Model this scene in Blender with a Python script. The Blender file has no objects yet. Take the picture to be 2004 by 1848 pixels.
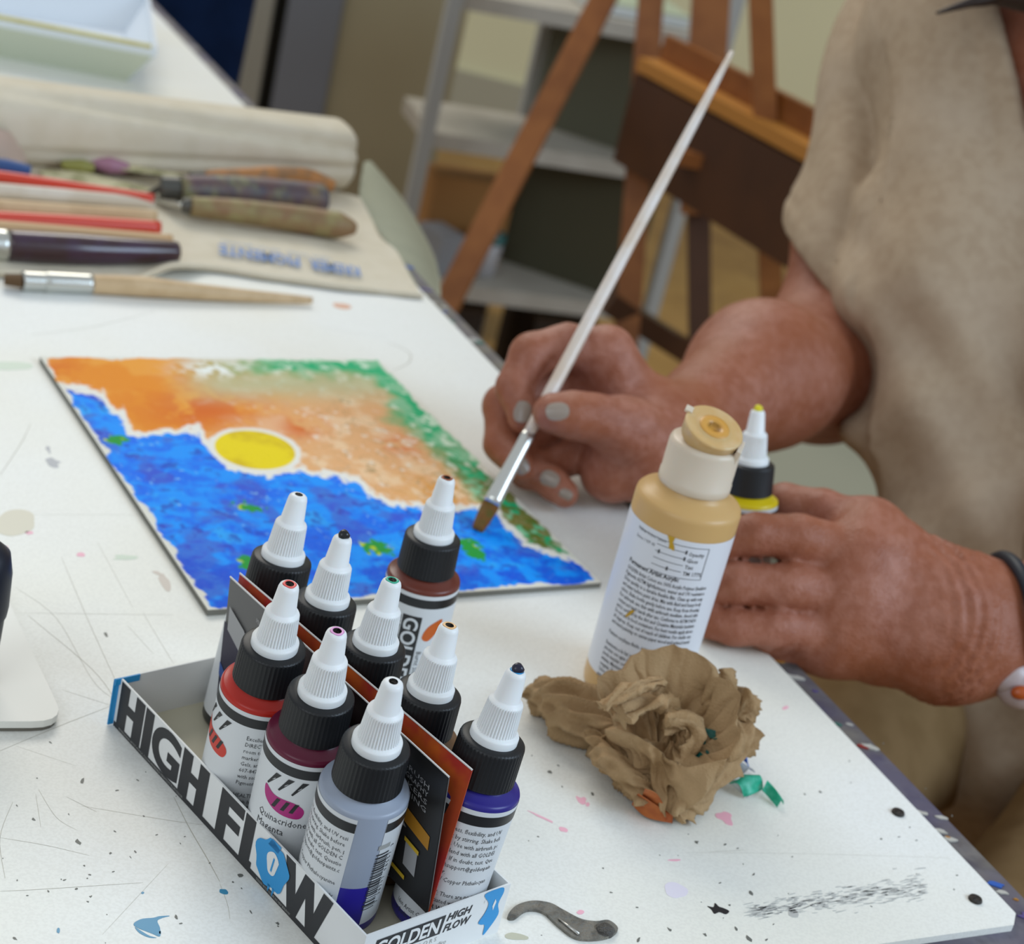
import bpy, bmesh, math, random
import numpy as np
from mathutils import Vector, Matrix
random.seed(3)
# ------------------------------------------------------------------ camera, world, light
W, H = 2004, 1848
FPX = 3498.49
PITCH, ROLL, HZ = 0.419077, 0.247284, 0.39698      # camera height above the table top
T = 0.75                                            # table top height above the floor
cp, sp = math.cos(PITCH), math.sin(PITCH)
FW = np.array([0, cp, -sp]); _rt = np.array([1., 0, 0]); _up = np.array([0, sp, cp])
CR = math.cos(ROLL)*_rt + math.sin(ROLL)*_up
CU = -math.sin(ROLL)*_rt + math.cos(ROLL)*_up
C0 = np.array([0, 0, HZ])
def ray(x, y): return FW + CR*(x-W/2)/FPX + CU*(H/2-y)/FPX
def at(x, y, z=0.0):                                # point at height z over the table top
    v = ray(x, y); return C0 + v*((z-HZ)/v[2])
def P(x, y, d): return C0 + ray(x, y)*d             # point at distance d
def pj(X):
    d = np.asarray(X, float)-C0; z = d@FW
    return np.stack([W/2+FPX*(d@CR)/z, H/2-FPX*(d@CU)/z], -1)
S = bpy.context.scene
COL = S.collection
cd = bpy.data.cameras.new('camera'); cam = bpy.data.objects.new('camera', cd); COL.objects.link(cam)
m = Matrix(((CR[0], CU[0], -FW[0], 0), (CR[1], CU[1], -FW[1], 0), (CR[2], CU[2], -FW[2], HZ+T), (0, 0, 0, 1)))
cam.matrix_world = m
cd.sensor_width = 36; cd.sensor_fit = 'HORIZONTAL'; cd.lens = FPX/W*36
cd.clip_start = .02
cd.dof.use_dof = True; cd.dof.focus_distance = .60; cd.dof.aperture_fstop = 14.5
S.camera = cam
S.view_settings.view_transform = 'Standard'; S.view_settings.look = 'None'
S.view_settings.exposure = 0.0; S.view_settings.gamma = 1; S.view_settings.use_curve_mapping = False
w = bpy.data.worlds.new('world'); S.world = w; w.use_nodes = True
bg = w.node_tree.nodes['Background']; bg.inputs[0].default_value = (.88, .94, .99, 1); bg.inputs[1].default_value = .52
def area(name, loc, tgt, sx, sy, col, power):
    l = bpy.data.lights.new(name, 'AREA'); l.shape = 'RECTANGLE'; l.size = sx; l.size_y = sy
    l.color = col; l.energy = power
    o = bpy.data.objects.new(name, l); COL.objects.link(o); o.location = loc
    o.rotation_euler = (Vector(tgt)-Vector(loc)).to_track_quat('-Z', 'Y').to_euler(); return o
area('window_light', (2.2, .15, 2.10), (0, .75, .75), 1.4, 1.2, (.62, .80, 1), 38)
area('skylight', (-1.2, 3.2, 2.9), (-.1, .9, .75), 1.8, 1.3, (1, .96, .88), 42)
area('back_fill_light', (-1.0, -1.5, 2.4), (0, .6, .75), 1.4, 1.2, (.88, .95, 1), 12)  # added soft fill from behind the camera, not a real window

# ------------------------------------------------------------------ helpers
def lin(c):
    if isinstance(c, str):
        c = [int(c[i:i+2], 16)/255 for i in (0, 2, 4)]
    return tuple((v/12.92 if v <= .04045 else ((v+.055)/1.055)**2.4) for v in c)
MATS = {}
def mat(name, col, rough=.5, spec=.5, metal=0, noise=None, bump=None, sub=0, trans=0, attr=None, coat=0, emit=None):
    """noise=(scale, colour2, amount, detail) ; bump=(scale, strength, detail)"""
    if name in MATS: return MATS[name]
    M = bpy.data.materials.new(name); M.use_nodes = True; MATS[name] = M
    nt = M.node_tree; b = nt.nodes['Principled BSDF']; L = nt.links
    c = lin(col) if not isinstance(col, tuple) or max(col) > 0 else col
    b.inputs['Base Color'].default_value = (*c, 1); b.inputs['Roughness'].default_value = rough
    b.inputs['Specular IOR Level'].default_value = spec; b.inputs['Metallic'].default_value = metal
    if sub:
        b.inputs['Subsurface Weight'].default_value = sub; b.inputs['Subsurface Radius'].default_value = (.006, .003, .002)
        b.inputs['Subsurface Scale'].default_value = 1
    if trans: b.inputs['Transmission Weight'].default_value = trans
    if coat: b.inputs['Coat Weight'].default_value = coat; b.inputs['Coat Roughness'].default_value = .15
    tc = nt.nodes.new('ShaderNodeTexCoord'); src = tc.outputs['Object']
    base = None
    if attr:
        a = nt.nodes.new('ShaderNodeAttribute'); a.attribute_name = attr; base = a.outputs['Color']
        L.new(base, b.inputs['Base Color'])
    if noise:
        ns = noise if isinstance(noise, list) else [noise]
        for (sc, c2, amt, det) in ns:
            n = nt.nodes.new('ShaderNodeTexNoise'); n.inputs['Scale'].default_value = sc; n.inputs['Detail'].default_value = det
            L.new(src, n.inputs['Vector'])
            r = nt.nodes.new('ShaderNodeMapRange'); r.inputs[1].default_value = .42; r.inputs[2].default_value = .62
            r.inputs[3].default_value = 0; r.inputs[4].default_value = amt
            L.new(n.outputs['Fac'], r.inputs[0])
            mx = nt.nodes.new('ShaderNodeMix'); mx.data_type = 'RGBA'
            L.new(r.outputs[0], mx.inputs[0])
            if base is not None: L.new(base, mx.inputs[6])
            else: mx.inputs[6].default_value = (*c, 1)
            mx.inputs[7].default_value = (*lin(c2), 1)
            base = mx.outputs[2]
        L.new(base, b.inputs['Base Color'])
    if bump:
        n = nt.nodes.new('ShaderNodeTexNoise'); n.inputs['Scale'].default_value = bump[0]; n.inputs['Detail'].default_value = bump[2]
        L.new(src, n.inputs['Vector'])
        bp = nt.nodes.new('ShaderNodeBump'); bp.inputs['Strength'].default_value = bump[1]; bp.inputs['Distance'].default_value = .002
        L.new(n.outputs['Fac'], bp.inputs['Height']); L.new(bp.outputs[0], b.inputs['Normal'])
    return M
def tag(o, label=None, cat=None, group=None, kind=None):
    if label: o['label'] = label
    if cat: o['category'] = cat
    if group: o['group'] = group
    if kind: o['kind'] = kind
    return o
ORG = {}
def thing(name, loc, label, cat, group=None):
    o = bpy.data.objects.new(name, None); COL.objects.link(o); o.empty_display_size = .02
    loc = np.asarray(loc, float); o.location = (loc[0], loc[1], loc[2]+T); ORG[o] = loc
    return tag(o, label, cat, group)
def mk(name, V, F, mt, parent=None, smooth=True, colors=None, org=None, matidx=None, auto=None):
    """V in table-frame coordinates (z=0 is the table top)"""
    V = np.asarray(V, float)
    o0 = np.zeros(3) if org is None else np.asarray(org, float)
    if parent is not None: o0 = ORG[parent]
    elif org is None: o0 = V.mean(0)*[1, 1, 0]+[0, 0, V[:, 2].min()]
    me = bpy.data.meshes.new(name)
    VV = V-o0
    if isinstance(F, np.ndarray):
        k = F.shape[1]
        me.vertices.add(len(VV)); me.vertices.foreach_set('co', VV.astype('f4').ravel())
        me.loops.add(F.size); me.loops.foreach_set('vertex_index', F.astype('i4').ravel())
        me.polygons.add(len(F)); me.polygons.foreach_set('loop_start', (np.arange(len(F))*k).astype('i4'))
        me.update(calc_edges=True); me.validate()
    else:
        me.from_pydata([tuple(v) for v in VV], [], [tuple(f) for f in F])
    if smooth: me.polygons.foreach_set('use_smooth', [True]*len(me.polygons))
    ms = mt if isinstance(mt, list) else [mt]
    for q in ms: me.materials.append(q)
    if matidx is not None: me.polygons.foreach_set('material_index', matidx)
    if colors is not None:
        a = me.color_attributes.new('col', 'FLOAT_COLOR', 'POINT')
        c4 = np.ones((len(V), 4), 'f4'); c4[:, :3] = colors; a.data.foreach_set('color', c4.ravel())
    o = bpy.data.objects.new(name, me); COL.objects.link(o)
    if parent is not None: o.parent = parent; ORG[o] = o0
    else: o.location = (o0[0], o0[1], o0[2]+T); ORG[o] = o0
    if auto is not None:
        me.set_sharp_from_angle(angle=auto)
    return o
class MB:
    def __init__(s): s.V = []; s.F = []; s.n = 0
    def add(s, V, F):
        V = np.asarray(V, float).reshape(-1, 3); s.V.append(V); s.F += [tuple(int(i)+s.n for i in f) for f in F]; s.n += len(V); return s
    def build(s, name, mt, parent=None, smooth=False, **k): return mk(name, np.vstack(s.V), s.F, mt, parent, smooth, **k)
def box_vf(c, ax, ay, az, hx, hy, hz):
    c = np.asarray(c, float); ax, ay, az = [np.asarray(a, float)/np.linalg.norm(a) for a in (ax, ay, az)]
    V = [c+sx*hx*ax+sy*hy*ay+sz*hz*az for sx in (-1, 1) for sy in (-1, 1) for sz in (-1, 1)]
    F = [(0, 1, 3, 2), (4, 6, 7, 5), (0, 4, 5, 1), (2, 3, 7, 6), (0, 2, 6, 4), (1, 5, 7, 3)]
    return V, F
X_, Y_, Z_ = np.eye(3)
def prism_vf(poly, z0, z1):
    n = len(poly); poly = [np.asarray(p, float)[:2] for p in poly]
    A = sum(poly[i][0]*poly[(i+1) % n][1]-poly[(i+1) % n][0]*poly[i][1] for i in range(n))
    if A < 0: poly = poly[::-1]
    V = [(*p, z0) for p in poly]+[(*p, z1) for p in poly]
    F = [tuple(range(n))[::-1], tuple(range(n, 2*n))]+[(i, (i+1) % n, n+(i+1) % n, n+i) for i in range(n)]
    return V, F
def lathe_vf(prof, n=64, rib=None):
    """prof: list of (r,z); rib: function(ring index, segment)->dr"""
    V = []; F = []
    for k, (r, z) in enumerate(prof):
        for i in range(n):
            a = 2*math.pi*i/n; rr = r+(rib(k, i) if rib else 0)
            V.append((rr*math.cos(a), rr*math.sin(a), z))
    for k in range(len(prof)-1):
        for i in range(n):
            j = (i+1) % n; F.append((k*n+i, k*n+j, (k+1)*n+j, (k+1)*n+i))
    if prof[0][0] > 1e-6: F.append(tuple(range(n))[::-1])
    if prof[-1][0] > 1e-6: F.append(tuple(range((len(prof)-1)*n, len(prof)*n)))
    return np.array(V), F
def catmull(pts, sub=6, closed=False):
    pts = [np.asarray(p, float) for p in pts]; n = len(pts); out = []
    for i in range(n if closed else n-1):
        g = (lambda k: pts[k % n]) if closed else (lambda k: pts[min(max(k, 0), n-1)])
        p0, p1, p2, p3 = g(i-1), g(i), g(i+1), g(i+2)
        for s in range(sub):
            t = s/sub
            out.append(.5*((2*p1)+(-p0+p2)*t+(2*p0-5*p1+4*p2-p3)*t*t+(-p0+3*p1-3*p2+p3)*t**3))
    if not closed: out.append(pts[-1])
    return np.array(out)
def tube_vf(pts, rad, n=20, flat=None, up=(0, 0, 1), cap=True):
    """tube along pts, rad list; flat=(a,b) scales of section"""
    pts = np.array([np.asarray(p, float) for p in pts]); m = len(pts)
    rad = np.interp(np.linspace(0, 1, m), np.linspace(0, 1, len(rad)), rad) if not np.isscalar(rad) else np.full(m, rad)
    tg = np.gradient(pts, axis=0); tg /= np.linalg.norm(tg, axis=1)[:, None]+1e-12
    fa, fb = flat or (1, 1); V = []; F = []
    u = np.cross(tg[0], up); u = u/np.linalg.norm(u) if np.linalg.norm(u) > 1e-6 else np.array([1., 0, 0])
    for k in range(m):
        u = u-tg[k]*(u@tg[k]); u /= np.linalg.norm(u); v = np.cross(tg[k], u)
        for i in range(n):
            a = 2*math.pi*i/n; V.append(pts[k]+rad[k]*(fa*math.cos(a)*u+fb*math.sin(a)*v))
    for k in range(m-1):
        for i in range(n):
            j = (i+1) % n; F.append((k*n+i, (k+1)*n+i, (k+1)*n+j, k*n+j))
    if cap: F.append(tuple(range(n))); F.append(tuple(range((m-1)*n, m*n))[::-1])
    return np.array(V), F
def beam_vf(a, b, wx, wy, side=(1, 0, 0)):
    a = np.asarray(a, float); b = np.asarray(b, float); z = b-a; L = np.linalg.norm(z); z /= L
    x = np.asarray(side, float); x = x-z*(x@z); x /= np.linalg.norm(x); y = np.cross(z, x)
    return box_vf((a+b)/2, x, y, z, wx/2, wy/2, L/2)
def sheet_vf(G, th=None):
    """G: (n,m,3) grid -> surface (with thickness th along the local normal)"""
    n, mm = G.shape[:2]; V = G.reshape(-1, 3)
    F = [(i*mm+j, (i+1)*mm+j, (i+1)*mm+j+1, i*mm+j+1) for i in range(n-1) for j in range(mm-1)]
    if not th: return V, F
    du = np.gradient(G, axis=0); dv = np.gradient(G, axis=1); N = np.cross(du, dv); N /= np.linalg.norm(N, axis=2)[..., None]+1e-12
    V2 = (G-N*th).reshape(-1, 3); k = n*mm
    F2 = [tuple(k+q for q in f[::-1]) for f in F]
    rim = [i*mm for i in range(n)]+[(n-1)*mm+j for j in range(1, mm)]+[i*mm+mm-1 for i in range(n-2, -1, -1)]+[j for j in range(mm-2, 0, -1)]
    R = [(rim[q], rim[(q+1) % len(rim)], k+rim[(q+1) % len(rim)], k+rim[q]) for q in range(len(rim))]
    return np.vstack([V, V2]), F+F2+R
_tc = {}
def text2d(s, bold=0., shear=0., res=2):
    key = (s, bold, shear, res)
    if key in _tc: return _tc[key]
    c = bpy.data.curves.new('t', 'FONT'); c.body = s; c.size = 1; c.offset = bold; c.shear = shear; c.resolution_u = res
    o = bpy.data.objects.new('t', c); COL.objects.link(o)
    dg = bpy.context.evaluated_depsgraph_get(); me = bpy.data.meshes.new_from_object(o.evaluated_get(dg))
    V = np.array([v.co[:] for v in me.vertices]).reshape(-1, 3)[:, :2]; F = [tuple(p.vertices) for p in me.polygons]
    bpy.data.objects.remove(o); bpy.data.curves.remove(c); bpy.data.meshes.remove(me)
    _tc[key] = (V, F); return V, F
def subdiv2(V, F, n=2):
    V = [tuple(v) for v in V]; T_ = [(f[0], f[i], f[i+1]) for f in F for i in range(1, len(f)-1)]
    for _ in range(n):
        mid = {}; N_ = []
        def g(a, b):
            k = (min(a, b), max(a, b))
            if k not in mid: mid[k] = len(V); V.append(((V[a][0]+V[b][0])/2, (V[a][1]+V[b][1])/2))
            return mid[k]
        for a, b, c in T_:
            x, y, z = g(a, b), g(b, c), g(c, a); N_ += [(a, x, z), (x, b, y), (z, y, c), (x, y, z)]
        T_ = N_
    return np.array(V), T_
def text_fit(s, x0, x1, y0, y1, **k):
    V, F = text2d(s, **k); a = V.min(0); b = V.max(0)
    return np.stack([x0+(V[:, 0]-a[0])/(b[0]-a[0])*(x1-x0), y0+(V[:, 1]-a[1])/(b[1]-a[1])*(y1-y0)], 1), F
def text_line(s, x, y, size, sx=.86, **k):
    V, F = text2d(s, **k); return V*[size*sx, size]+[x, y], F
# 2D value noise
_rng = np.random.RandomState(7); _tab = _rng.rand(256, 256)
def vnoise(x, y):
    xi = np.floor(x).astype(int); yi = np.floor(y).astype(int); fx = x-xi; fy = y-yi
    fx = fx*fx*(3-2*fx); fy = fy*fy*(3-2*fy)
    g = lambda a, b: _tab[a % 256, b % 256]
    return (g(xi, yi)*(1-fx)+g(xi+1, yi)*fx)*(1-fy)+(g(xi, yi+1)*(1-fx)+g(xi+1, yi+1)*fx)*fy
def fbm(x, y, o=4):
    s = 0; a = .5; t = 0
    for i in range(o): s = s+a*vnoise(x+i*17.3, y+i*31.7); t += a; x = x*2.03; y = y*2.03; a *= .5
    return s/t
_tab3 = _rng.rand(64, 64, 64)
def vnoise3(p):
    i = np.floor(p).astype(int); f = p-i; f = f*f*(3-2*f); r = 0
    for a in (0, 1):
        for b in (0, 1):
            for c in (0, 1):
                wt = (f[..., 0] if a else 1-f[..., 0])*(f[..., 1] if b else 1-f[..., 1])*(f[..., 2] if c else 1-f[..., 2])
                r = r+wt*_tab3[(i[..., 0]+a) % 64, (i[..., 1]+b) % 64, (i[..., 2]+c) % 64]
    return r
# ------------------------------------------------------------------ soft bodies: blended round cones -> one continuous surface
class Body:
    def __init__(s, margin=.02): s.groups = []; s.margin = margin
    def group(s, k_in, k_out): s.groups.append(([], k_in, k_out)); return s
    def cone(s, a, b, ra, rb, sc=None):
        s.groups[-1][0].append(('c', np.asarray(a, float), np.asarray(b, float), ra, rb)); return s
    def ell(s, c, ax, ay, az, r):
        M = np.array([np.asarray(q, float)/np.linalg.norm(q) for q in (ax, ay, az)])
        s.groups[-1][0].append(('e', np.asarray(c, float), M, np.asarray(r, float), None)); return s
    def chain(s, pts):
        for p, q in zip(pts[:-1], pts[1:]): s.cone(p[0], q[0], p[1], q[1])
        return s
    @staticmethod
    def d(pr, X):
        if pr[0] == 'c':
            _, a, b, ra, rb = pr; ba = b-a; l2 = ba@ba+1e-12
            h = np.clip(((X-a)@ba)/l2, 0, 1); return np.linalg.norm(X-a-h[:, None]*ba, axis=1)-(ra+(rb-ra)*h)
        _, c, M, r, _n = pr; q = (X-c)@M.T
        k0 = np.linalg.norm(q/r, axis=1); k1 = np.linalg.norm(q/(r*r), axis=1)+1e-9
        return np.where(k0 < .05, -r.min(), k0*(k0-1)/k1)
    @staticmethod
    def smin(a, b, k):
        if k <= 0: return np.minimum(a, b)
        h = np.maximum(k-np.abs(a-b), 0)/k; return np.minimum(a, b)-h*h*k*.25
    def near(s, c, R):
        out = []
        for pr_l, ki, ko in s.groups:
            l = []
            for pr in pr_l:
                if pr[0] == 'c':
                    dd = Body.d(pr, c[None])[0]
                else: dd = np.linalg.norm(c-pr[1])-pr[3].max()
                if dd < R+s.margin: l.append(pr)
            out.append((l, ki, ko))
        return out
    def ev(s, groups, X):
        tot = None
        for l, ki, ko in groups:
            g = None
            for pr in l:
                v = Body.d(pr, X); g = v if g is None else Body.smin(g, v, ki)
            if g is None: continue
            tot = g if tot is None else Body.smin(tot, g, ko)
        return tot
    def mesh(s, h, post=None, n=16):
        lo = np.full(3, 9e9); hi = -lo
        for l, _, _ in s.groups:
            for pr in l:
                if pr[0] == 'c':
                    r = max(pr[3], pr[4]); pts = [pr[1]-r, pr[1]+r, pr[2]-r, pr[2]+r]
                else: r = pr[3].max(); pts = [pr[1]-r, pr[1]+r]
                for q in pts: lo = np.minimum(lo, q); hi = np.maximum(hi, q)
        lo -= .02; hi += .02; B = np.ceil((hi-lo)/(h*n)).astype(int); G = B*n+2
        gi = np.arange(n+1); lx, ly, lz = np.meshgrid(gi, gi, gi, indexing='ij')
        loc = np.stack([lx, ly, lz], -1).reshape(-1, 3)*h
        VV = []; VI = []; Q = []
        gid = lambda a: (a[..., 0]*G[1]+a[..., 1])*G[2]+a[..., 2]
        half = h*n*.5*math.sqrt(3)
        for bx in range(B[0]):
            for by in range(B[1]):
                for bz in range(B[2]):
                    o = lo+np.array([bx, by, bz])*n*h; c = o+n*h/2
                    gr = s.near(c, half)
                    if not any(g[0] for g in gr): continue
                    dc = s.ev(gr, c[None])[0]
                    if abs(dc) > half+.03 and not post: continue
                    X = loc+o; dv = s.ev(gr, X)
                    if post: dv = post(X, dv)
                    D = dv.reshape(n+1, n+1, n+1)
                    if D.min() > 0 or D.max() < 0: continue
                    sg = D < 0
                    cs = [(i, j, k) for i in (0, 1) for j in (0, 1) for k in (0, 1)]
                    cnt = sum(sg[i:n+i, j:n+j, k:n+k].astype(int) for i, j, k in cs)
                    cell = np.argwhere((cnt > 0) & (cnt < 8))
                    if len(cell) == 0: continue
                    acc = np.zeros((len(cell), 3)); num = np.zeros(len(cell))
                    for c1 in cs:
                        for ax in range(3):
                            if c1[ax]: continue
                            c2 = list(c1); c2[ax] = 1
                            d1 = D[tuple((cell+c1).T)]; d2 = D[tuple((cell+c2).T)]
                            mk_ = (d1 < 0) != (d2 < 0)
                            t = np.where(mk_, d1/np.where(mk_, d1-d2, 1), 0)
                            p = (cell+c1).astype(float); p[:, ax] += t
                            acc += p*mk_[:, None]; num += mk_
                    VV.append(o+acc/num[:, None]*h); VI.append(gid(cell+np.array([bx, by, bz])*n))
                    base = np.array([bx, by, bz])*n
                    for ax in range(3):
                        sl = [slice(0, n)]*3; s2 = list(sl); s2[ax] = slice(1, n+1)
                        A = sg[tuple(sl)]; Bb = sg[tuple(s2)]
                        e = np.argwhere(A != Bb)
                        if len(e) == 0: continue
                        flip = A[tuple(e.T)]
                        u = (ax+1) % 3; v = (ax+2) % 3; du = np.zeros(3, int); du[u] = 1; dw = np.zeros(3, int); dw[v] = 1
                        e = e+base
                        ok = (e[:, u] > 0) & (e[:, v] > 0); e = e[ok]; flip = flip[ok]
                        q = np.stack([gid(e-du-dw), gid(e-dw), gid(e), gid(e-du)], 1)
                        q[~flip] = q[~flip][:, ::-1]; Q.append(q)
        V = np.vstack(VV); I = np.concatenate(VI); Q = np.vstack(Q)
        o = np.argsort(I); I = I[o]; V = V[o]
        idx = np.searchsorted(I, Q); idx[idx >= len(I)] = 0
        ok = (I[idx] == Q).all(1); return V, idx[ok]
def pick(X, px, d0=.4, d1=1.6):
    pass
# ------------------------------------------------------------------ room
fl = mat('floor_wood', '9a7236', .45, noise=[(2.2, '80592a', .8, 4), (14, 'ab8447', .5, 3)], bump=(30, .1, 2))
o = mk('floor', *box_vf((.6, 1.2, -.80), X_, Y_, Z_, 4.0, 4.0, .05), fl, smooth=False); tag(o, kind='structure')
wl = mat('wall_paint', 'e8e2ba', .8, noise=(1.5, 'e2dcb4', .6, 2))
o = mk('wall_back', *box_vf((.6, 4.95, .65), X_, Y_, Z_, 4.0, .05, 1.4), wl, smooth=False); tag(o, kind='structure')
o = mk('baseboard_back', *box_vf((.6, 4.89, -.70), X_, Y_, Z_, 3.9, .01, .05), mat('trim', 'b5b09a', .6), smooth=False); tag(o, kind='structure')

# ------------------------------------------------------------------ table with white board
Q0 = np.array([.2385, .5905]); EA = np.array([-.508, .8614]); FI = np.array([-.8614, -.508])   # board corner, along the edge, inward
def tb(a, b): return Q0+EA*a+FI*b
wood = mat('painted_table', '5f5a58', .65, noise=[(30, '8d8a88', .9, 5), (60, '2c2528', .8, 4), (18, '565070', .55, 3), (26, '8a8466', .35, 3)], bump=(120, .5, 4))
tbl = thing('work_table', (*tb(.6, .4), -.75), 'paint-spattered work table under the white board, its dark edge showing at right', 'table')
mb = MB(); mb.add(*prism_vf([tb(-.30, -.0145), tb(1.75, -.0145), tb(1.75, .95), tb(-.30, .95)], -.034, -.0032)); mb.build('table_top', wood, tbl)
for a, b in ((-.22, .06), (1.65, .06), (-.22, .87), (1.65, .87)):
    c = tb(a, b); MB().add(*box_vf((*c, -.392), EA.tolist()+[0], FI.tolist()+[0], Z_, .025, .025, .358)).build('leg', mat('table_leg', '6a5a48', .6), tbl)
mb = MB()
for (a0, a1, b) in ((-.2, 1.6, .06), (-.2, 1.6, .87)):
    mb.add(*beam_vf((*tb(a0, b), -.075), (*tb(a1, b), -.075), .02, .07, Z_))
mb.build('apron', mat('table_leg', '6a5a48', .6), tbl)
# blobs of dried paint on the table's edge
rs = np.random.RandomState(5)
pb = {c: MB() for c in ('2a5bb0', '8c2f2a', 'b9b6ae', '3d6e63', 'b07a2c', '574a80')}
for k in range(150):
    c = list(pb)[rs.choice(6, p=[.16, .08, .44, .1, .08, .14])]
    a = rs.uniform(-.02, 1.1)
    p = tb(a, rs.uniform(-.0135, -.001)) if k % 3 else tb(rs.uniform(-.045, -.004), rs.uniform(0, .3)); r = rs.uniform(.0008, .0034)
    ang = rs.uniform(0, 6.28); n = 9
    poly = [p+r*rs.uniform(.5, 1.2)*np.array([math.cos(ang+2*math.pi*i/n)*1.5, math.sin(ang+2*math.pi*i/n)*.7]) for i in range(n)]
    pb[c].add(*prism_vf(poly, -.0032, -.0028+rs.uniform(0, .0004)))
for c, m_ in pb.items():
    q = m_.build('paint_drips', mat('drip_'+c, c, .5), tbl); tag(q, kind='stuff')

white = mat('white_board', 'f0f1ed', .42, .35, noise=[(5, 'ece8d6', .5, 3), (900, 'd6d4cc', .25, 1)], bump=(250, .06, 2))
brd = thing('white_work_board', (*tb(.6, .4), -.003), 'scratched white laminated board covering the table top, spotted with paint', 'board')
cor = [tb(0, .006), tb(.006, 0), tb(1.62, 0), tb(1.62, .9), tb(0, .9)]
MB().add(*prism_vf(cor, -.0031, 0)).build('board_panel', white, brd)
def decal(name, polys, mt, parent, z=.00012, sub=5, smooth=True, zb=0):
    m_ = MB(); o_ = None
    for pl in polys:
        pts = [at(x, y, zb) for x, y in pl]
        if smooth: pts = catmull(pts, sub, True)
        m_.add(*prism_vf([p[:2] for p in pts], zb+.00002, zb+z))
        if len(polys) < 20: o_ = m_.build(name, mt, parent); m_ = MB()
    return o_ if o_ is not None else m_.build(name, mt, parent)
def ell(cx, cy, rx, ry, a=0, n=10, j=.15, seed=0):
    r = np.random.RandomState(seed+int(cx*7+cy)); a = math.radians(a); out = []
    for i in range(n):
        t = 2*math.pi*i/n; k = 1+r.uniform(-j, j); x = rx*k*math.cos(t); y = ry*k*math.sin(t)
        out.append((cx+x*math.cos(a)-y*math.sin(a), cy+x*math.sin(a)+y*math.cos(a)))
    return out
bl = mat('teal_blue_paint', '2f88ae', .35)
decal('paint_splash', [[(262, 1812), (275, 1800), (300, 1797), (312, 1794), (332, 1793), (318, 1797), (308, 1803), (313, 1817), (313, 1833), (298, 1828)]], bl, brd).__setitem__('label', 'teal blue splash')
decal('paint_splash', [[(264, 1815), (275, 1822), (292, 1832), (306, 1836), (290, 1835), (272, 1826)]], bl, brd)
decal('paint_spot', [ell(438, 1746, 9, 5, 12), ell(313, 1826, 2, 3), ell(279, 1748, 3, 2), ell(114, 1822, 3, 5)], bl, brd)
pk = mat('pink_paint', 'f4b6c6', .5)
decal('pink_stain', [ell(1137, 1566, 10, 6, 15, j=.4), ell(1150, 1575, 4, 4), ell(1420, 1602, 17, 9, 25, j=.35), ell(1102, 1624, 9, 4, 20), ell(1060, 1600, 26, 2.2, 25, j=.3), ell(1136, 1786, 7, 4), ell(1537, 1386, 6, 3, -20), ell(1320, 1684, 12, 2), ell(10, 1073, 7, 4), ell(158, 1086, 9, 4), ell(57, 1043, 8, 3)], pk, brd)
decal('faint_stain', [ell(1320, 1742, 22, 14, 25, j=.35)], mat('lilac_stain', 'e6e0ec', .5), brd)
decal('faint_stain', [ell(30, 1024, 40, 24, -5, j=.12)], mat('ochre_stain', 'dcd6c2', .5), brd)
decal('faint_stain', [ell(322, 1140, 9, 17, -20, j=.3), ell(308, 1122, 10, 3, 20)], mat('brown_stain', 'd4c8bb', .5), brd)
decal('faint_stain', [ell(245, 1092, 22, 5, 2, j=.3), ell(25, 716, 40, 9, 3, j=.3)], mat('green_stain', 'd3decb', .5), brd)
decal('faint_stain', [ell(670, 599, 14, 5, 5, j=.4)], mat('orange_stain', 'dca98c', .5), brd)
decal('grey_mark', [ell(104, 905, 14, 7, 20, j=.4), ell(95, 880, 8, 4, 60, j=.4)], mat('grey_stain', 'b4b5b8', .5), brd)
dk = mat('dark_paint_fleck', '6c6d67', .5)
decal('black_blob', [[(1384, 1774), (1396, 1776), (1399, 1768), (1407, 1775), (1416, 1778), (1427, 1784), (1420, 1790), (1408, 1786), (1398, 1789), (1392, 1781)]], mat('black_paint', '1d1c1f', .4), brd).__setitem__('label', 'small black paint blob')
sp = []
for x, y, r in [(1356, 1602, 4), (1363, 1649, 5), (1420, 1653, 3), (1470, 1748, 6), (1076, 1512, 5), (1160, 1555, 4), (1794, 1645, 2), (1780, 1620, 2), (1605, 1550, 3), (207, 1242, 5), (160, 1530, 6), (152, 1648, 7), (65, 1603, 4), (216, 1671, 3), (265, 1668, 3), (470, 1714, 5), (150, 1740, 3), (30, 1848-10, 4), (178, 1755, 3), (95, 1745, 3), (165, 1695, 2), (345, 1795, 4), (410, 1690, 2), (500, 1700, 4), (543, 1808, 4), (1475, 1712, 3), (1310, 1820, 5), (1380, 1830, 4), (1440, 1818, 4), (1250, 1840, 4), (1465, 1838, 7), (555, 1185, 4), (1500, 1840, 4), (1180, 1700, 3)]:
    sp.append(ell(x, y, r, r*.55, rs.uniform(-60, 60), n=7, j=.5))
for k in range(45):
    x = rs.uniform(5, 560); y = rs.uniform(1440, 1846); sp.append(ell(x, y, rs.uniform(1, 3.6), rs.uniform(.7, 1.4), rs.uniform(-20, 60), n=6, j=.5, seed=k))
for k in range(45):
    x = rs.uniform(1010, 1900); y = rs.uniform(1450, 1840); sp.append(ell(x, y, rs.uniform(1, 3), rs.uniform(.7, 1.3), rs.uniform(-20, 60), n=6, j=.5, seed=k))
q = decal('dark_fleck', [s for s in sp if (s[0][0] < 1500 or s[0][1] > 1450)], dk, brd, smooth=False); tag(q, kind='stuff')
sm = []
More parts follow.
